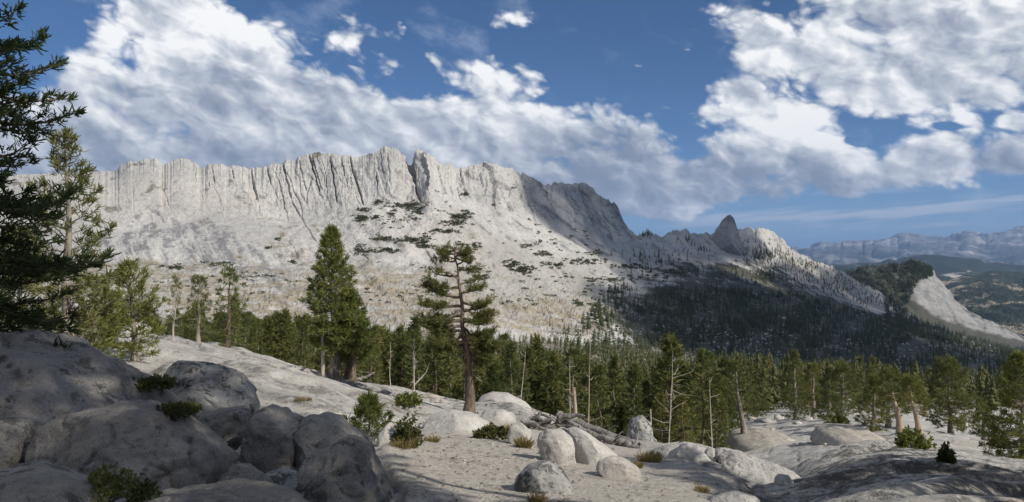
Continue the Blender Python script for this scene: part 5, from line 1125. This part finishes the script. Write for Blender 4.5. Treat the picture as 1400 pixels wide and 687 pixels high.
heap('gravel', 'pale granite gravel scattered over the open ground', pp, ss_, M_tan, 5, 'gravel')
# twigs, bark and needle litter on the open ground
rng = np.random.RandomState(8); lv, lf_ = Mesh(), None
for i in range(1500):
    h = hit(rg.gauss(680, 190), rg.uniform(535, 690), 'g')
    if h is None or h.y > 45: continue
    a_ = rg.uniform(0, 6.28); L = rg.uniform(1.2, 7) * h.y / F; w = L * rg.uniform(0.06, 0.3); c_, s_ = math.cos(a_), math.sin(a_); zz = 0.012
    lv.add(np.array([(h.x - c_ * L, h.y - s_ * L, h.z + zz), (h.x + s_ * w, h.y - c_ * w, h.z + zz * 1.6), (h.x + c_ * L, h.y + s_ * L, h.z + zz), (h.x - s_ * w, h.y + c_ * w, h.z + zz * 1.6)]), np.array([(0, 1, 2, 3)]))
V, Fc = lv.arr(); o = obj('litter', mesh_np('litter', V, Fc, False, Bk_brown)); tag(o, 'twigs and bark litter strewn over the open ground', 'litter', kind='stuff')
pp, ss_ = [], []
for (cx_, cy_, sx_, sy_, cnt) in [(1030, 468, 30, 14, 110), (990, 462, 26, 8, 60), (930, 452, 40, 10, 60), (1010, 485, 40, 10, 60), (1130, 510, 110, 16, 260), (1250, 525, 80, 14, 220), (1340, 545, 50, 16, 260), (1180, 480, 120, 20, 120), (820, 455, 60, 14, 60), (1330, 500, 60, 20, 70)]:
    for i in range(cnt):
        h = hit(cx_ + rg.gauss(0, sx_ * 0.7), cy_ + rg.gauss(0, sy_ * 0.7))
        if h is not None and h.y > 180: pp.append((h.x, h.y, h.z)); ss_.append(rg.uniform(0.8, 2.6) * h.y / F)
heap('talus', 'pale talus blocks scattered through the wood on the slope', pp, ss_, M_far, 6, 'rocks')
# krummholz mats on the slabs under the crest
mounds = [leaf_mound(700 + i, 1.0, 0.45, 8, 0.55, 0.5, 0.4) for i in range(5)]
KR = [(555, 282, 26, 6, 46), (518, 278, 6, 3, 8), (498, 299, 12, 4, 16), (515, 298, 8, 4, 12), (535, 293, 8, 4, 10), (571, 291, 8, 5, 12), (626, 298, 16, 6, 30), (616, 307, 14, 4, 20), (638, 292, 8, 4, 10), (604, 317, 14, 3, 18), (522, 327, 14, 3, 18), (563, 329, 26, 5, 44), (580, 336, 14, 5, 26),
      (494, 343, 8, 6, 16), (522, 343, 18, 4, 26), (645, 340, 10, 6, 18), (644, 371, 22, 4, 28), (658, 379, 12, 4, 16), (701, 362, 14, 6, 28), (715, 371, 18, 6, 34), (759, 363, 14, 3, 18), (742, 347, 12, 4, 16), (722, 337, 8, 3, 8), (799, 359, 22, 4, 26), (808, 347, 14, 4, 14), (860, 365, 24, 3, 24), (840, 384, 30, 6, 40), (634, 266, 5, 2, 6),
      (791, 416, 6, 3, 8), (812, 418, 8, 3, 10), (380, 328, 4, 2, 4), (366, 339, 4, 2, 4), (401, 359, 6, 3, 8), (494, 287, 6, 2, 6), (494, 301, 6, 4, 8), (174, 362, 12, 3, 10), (240, 366, 14, 4, 16), (305, 362, 30, 4, 22), (340, 380, 60, 8, 30), (560, 400, 80, 14, 24), (700, 410, 70, 16, 30), (640, 330, 120, 50, 50), (780, 390, 70, 30, 50), (900, 375, 50, 16, 60), (470, 400, 60, 18, 30), (200, 390, 100, 12, 30), (560, 300, 60, 20, 40), (760, 330, 40, 20, 26)]
Vs, Fs, n0 = [], [], 0
for (cx_, cy_, sx_, sy_, cnt) in KR:
    for i in range(cnt if sx_ > 28 else int(cnt * 1.7)):
        h = hit(cx_ + rg.gauss(0, sx_ * 0.55), cy_ + rg.gauss(0, sy_ * 0.5), 'r')
        if h is None: continue
        V, Fc = mounds[i % 5]; s_ = rg.uniform(1.0, 3.6) * h.y / 1000; a = rg.uniform(0, 6.28); c, s2 = math.cos(a), math.sin(a)
        Vs.append(np.stack([(V[:, 0] * c - V[:, 1] * s2) * s_ * 1.3 + h.x, (V[:, 0] * s2 + V[:, 1] * c) * s_ + h.y, V[:, 2] * s_ + h.z - 0.1], -1)); Fs.append(Fc + n0); n0 += len(V)
o = obj('scrub', mesh_np('scrub', np.concatenate(Vs), np.concatenate(Fs), False, needle_mat('krummholz', (0.055, 0.062, 0.030), (0.10, 0.10, 0.045), vs=0.05)))
tag(o, 'dark mats of dwarf pine scrub on the slabs under the crest', 'scrub', kind='stuff')

# ------------------------------------------------------------------ pines beside the viewpoint: their shade falls over the outcrop
hs = Vector((math.sin(SUN_AZ), math.cos(SUN_AZ), 0)); ps = Vector((-hs.y, hs.x, 0))
def shade_spot(a, perp):
    p = hs * a + ps * perp; return Vector((p.x, p.y, drop(p.x, p.y)))
src = [o for o in COL.objects if o.get('label', '').startswith('dark shaded pine')][0]
src2 = [o for o in COL.objects if o.get('label', '').startswith('sunlit bushy pine')][0]
for i, (a, perp, Ht, wsc, lab) in enumerate(SHADE):
    if wsc < 0: Ht = max(1.5, Ht - shade_spot(a, perp).z)
    s_ = Ht / Hd if wsc > 0 else Ht / 3.6
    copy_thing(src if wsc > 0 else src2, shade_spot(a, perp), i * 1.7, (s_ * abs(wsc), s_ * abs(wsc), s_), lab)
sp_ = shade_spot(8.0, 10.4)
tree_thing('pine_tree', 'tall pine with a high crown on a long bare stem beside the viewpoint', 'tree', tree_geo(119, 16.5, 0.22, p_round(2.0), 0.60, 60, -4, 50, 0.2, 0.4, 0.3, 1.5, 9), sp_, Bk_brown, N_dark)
# clouds drifting over the valley towards the sun, above the haze: they shade the end of the crest and the slope wood
mcl = bpy.data.materials.new('cloud'); mcl.use_nodes = True; mcl.node_tree.nodes.clear(); k = NT(mcl.node_tree)
dcl = k.node('ShaderNodeBsdfDiffuse'); dcl.inputs[0].default_value = (0.9, 0.9, 0.92, 1); tcl = k.node('ShaderNodeBsdfTransparent'); mxc = k.node('ShaderNodeMixShader'); mxc.inputs[0].default_value = 0.5
k.l.new(tcl.outputs[0], mxc.inputs[1]); k.l.new(dcl.outputs[0], mxc.inputs[2]); oc = k.node('ShaderNodeOutputMaterial'); k.l.new(mxc.outputs[0], oc.inputs[0])
def cloud(label, foot, seed):
    """foot: list of (px, depth, radius) spots of ground it shades"""
    rng = np.random.RandomState(seed); dirs, fc = ico(4); M_ = Mesh(); first = None
    for px, d, rad in foot:
        g_ = Vector(((px - CX) / F * d, d, drop((px - CX) / F * d, d) or 0)); s_ = (1780 - g_.z) / SUN_D.z; c = np.array(g_ + SUN_D * s_)
        if first is None: first = c.copy()
        qn = dirs * 2.2 + rng.uniform(0, 50, 3); rr = rad * (1 + 0.55 * fbm(qn[:, 0], qn[:, 1], qn[:, 2], 5, 0.6, seed=seed))
        M_.add(dirs * rr[:, None] * np.array([1, 1, 0.42]) + c - first, fc)
    V, Fc = M_.arr(); o = obj('cloud', mesh_np('cloud', V, Fc, True, mcl), loc=first); return tag(o, label, 'cloud', 'clouds drifting over the valley')
for i, (lab, foot) in enumerate(CLOUDS): cloud(lab, foot, 800 + i)
print('small things done')
# ------------------------------------------------------------------ haze
def box_mesh(name, x0, x1, y0, y1, z0, z1):
    V = np.array([(x, y, z) for x in (x0, x1) for y in (y0, y1) for z in (z0, z1)], float)
    Fc = np.array([(0, 1, 3, 2), (4, 6, 7, 5), (0, 4, 5, 1), (2, 3, 7, 6), (0, 2, 6, 4), (1, 5, 7, 3)])
    return mesh_np(name, V, Fc, False)
mh = bpy.data.materials.new('haze'); mh.use_nodes = True; mh.node_tree.nodes.clear()
k = NT(mh.node_tree); pv = k.node('ShaderNodeVolumePrincipled'); oo = k.node('ShaderNodeOutputMaterial'); k.l.new(pv.outputs[0], oo.inputs['Volume'])
pv.inputs['Color'].default_value = (0.38, 0.60, 1.0, 1); pv.inputs['Density'].default_value = HAZE; pv.inputs['Anisotropy'].default_value = 0.1
hm = box_mesh('haze', -61500, 61500, -61500, 61500, -1500, 1450); hm.materials.append(mh)
haze = tag(obj('haze', hm), kind='stuff')
print('triangles', sum(sum(len(p.vertices)-2 for p in []) if False else (len(m.loops)-2*len(m.polygons)) for m in bpy.data.meshes))
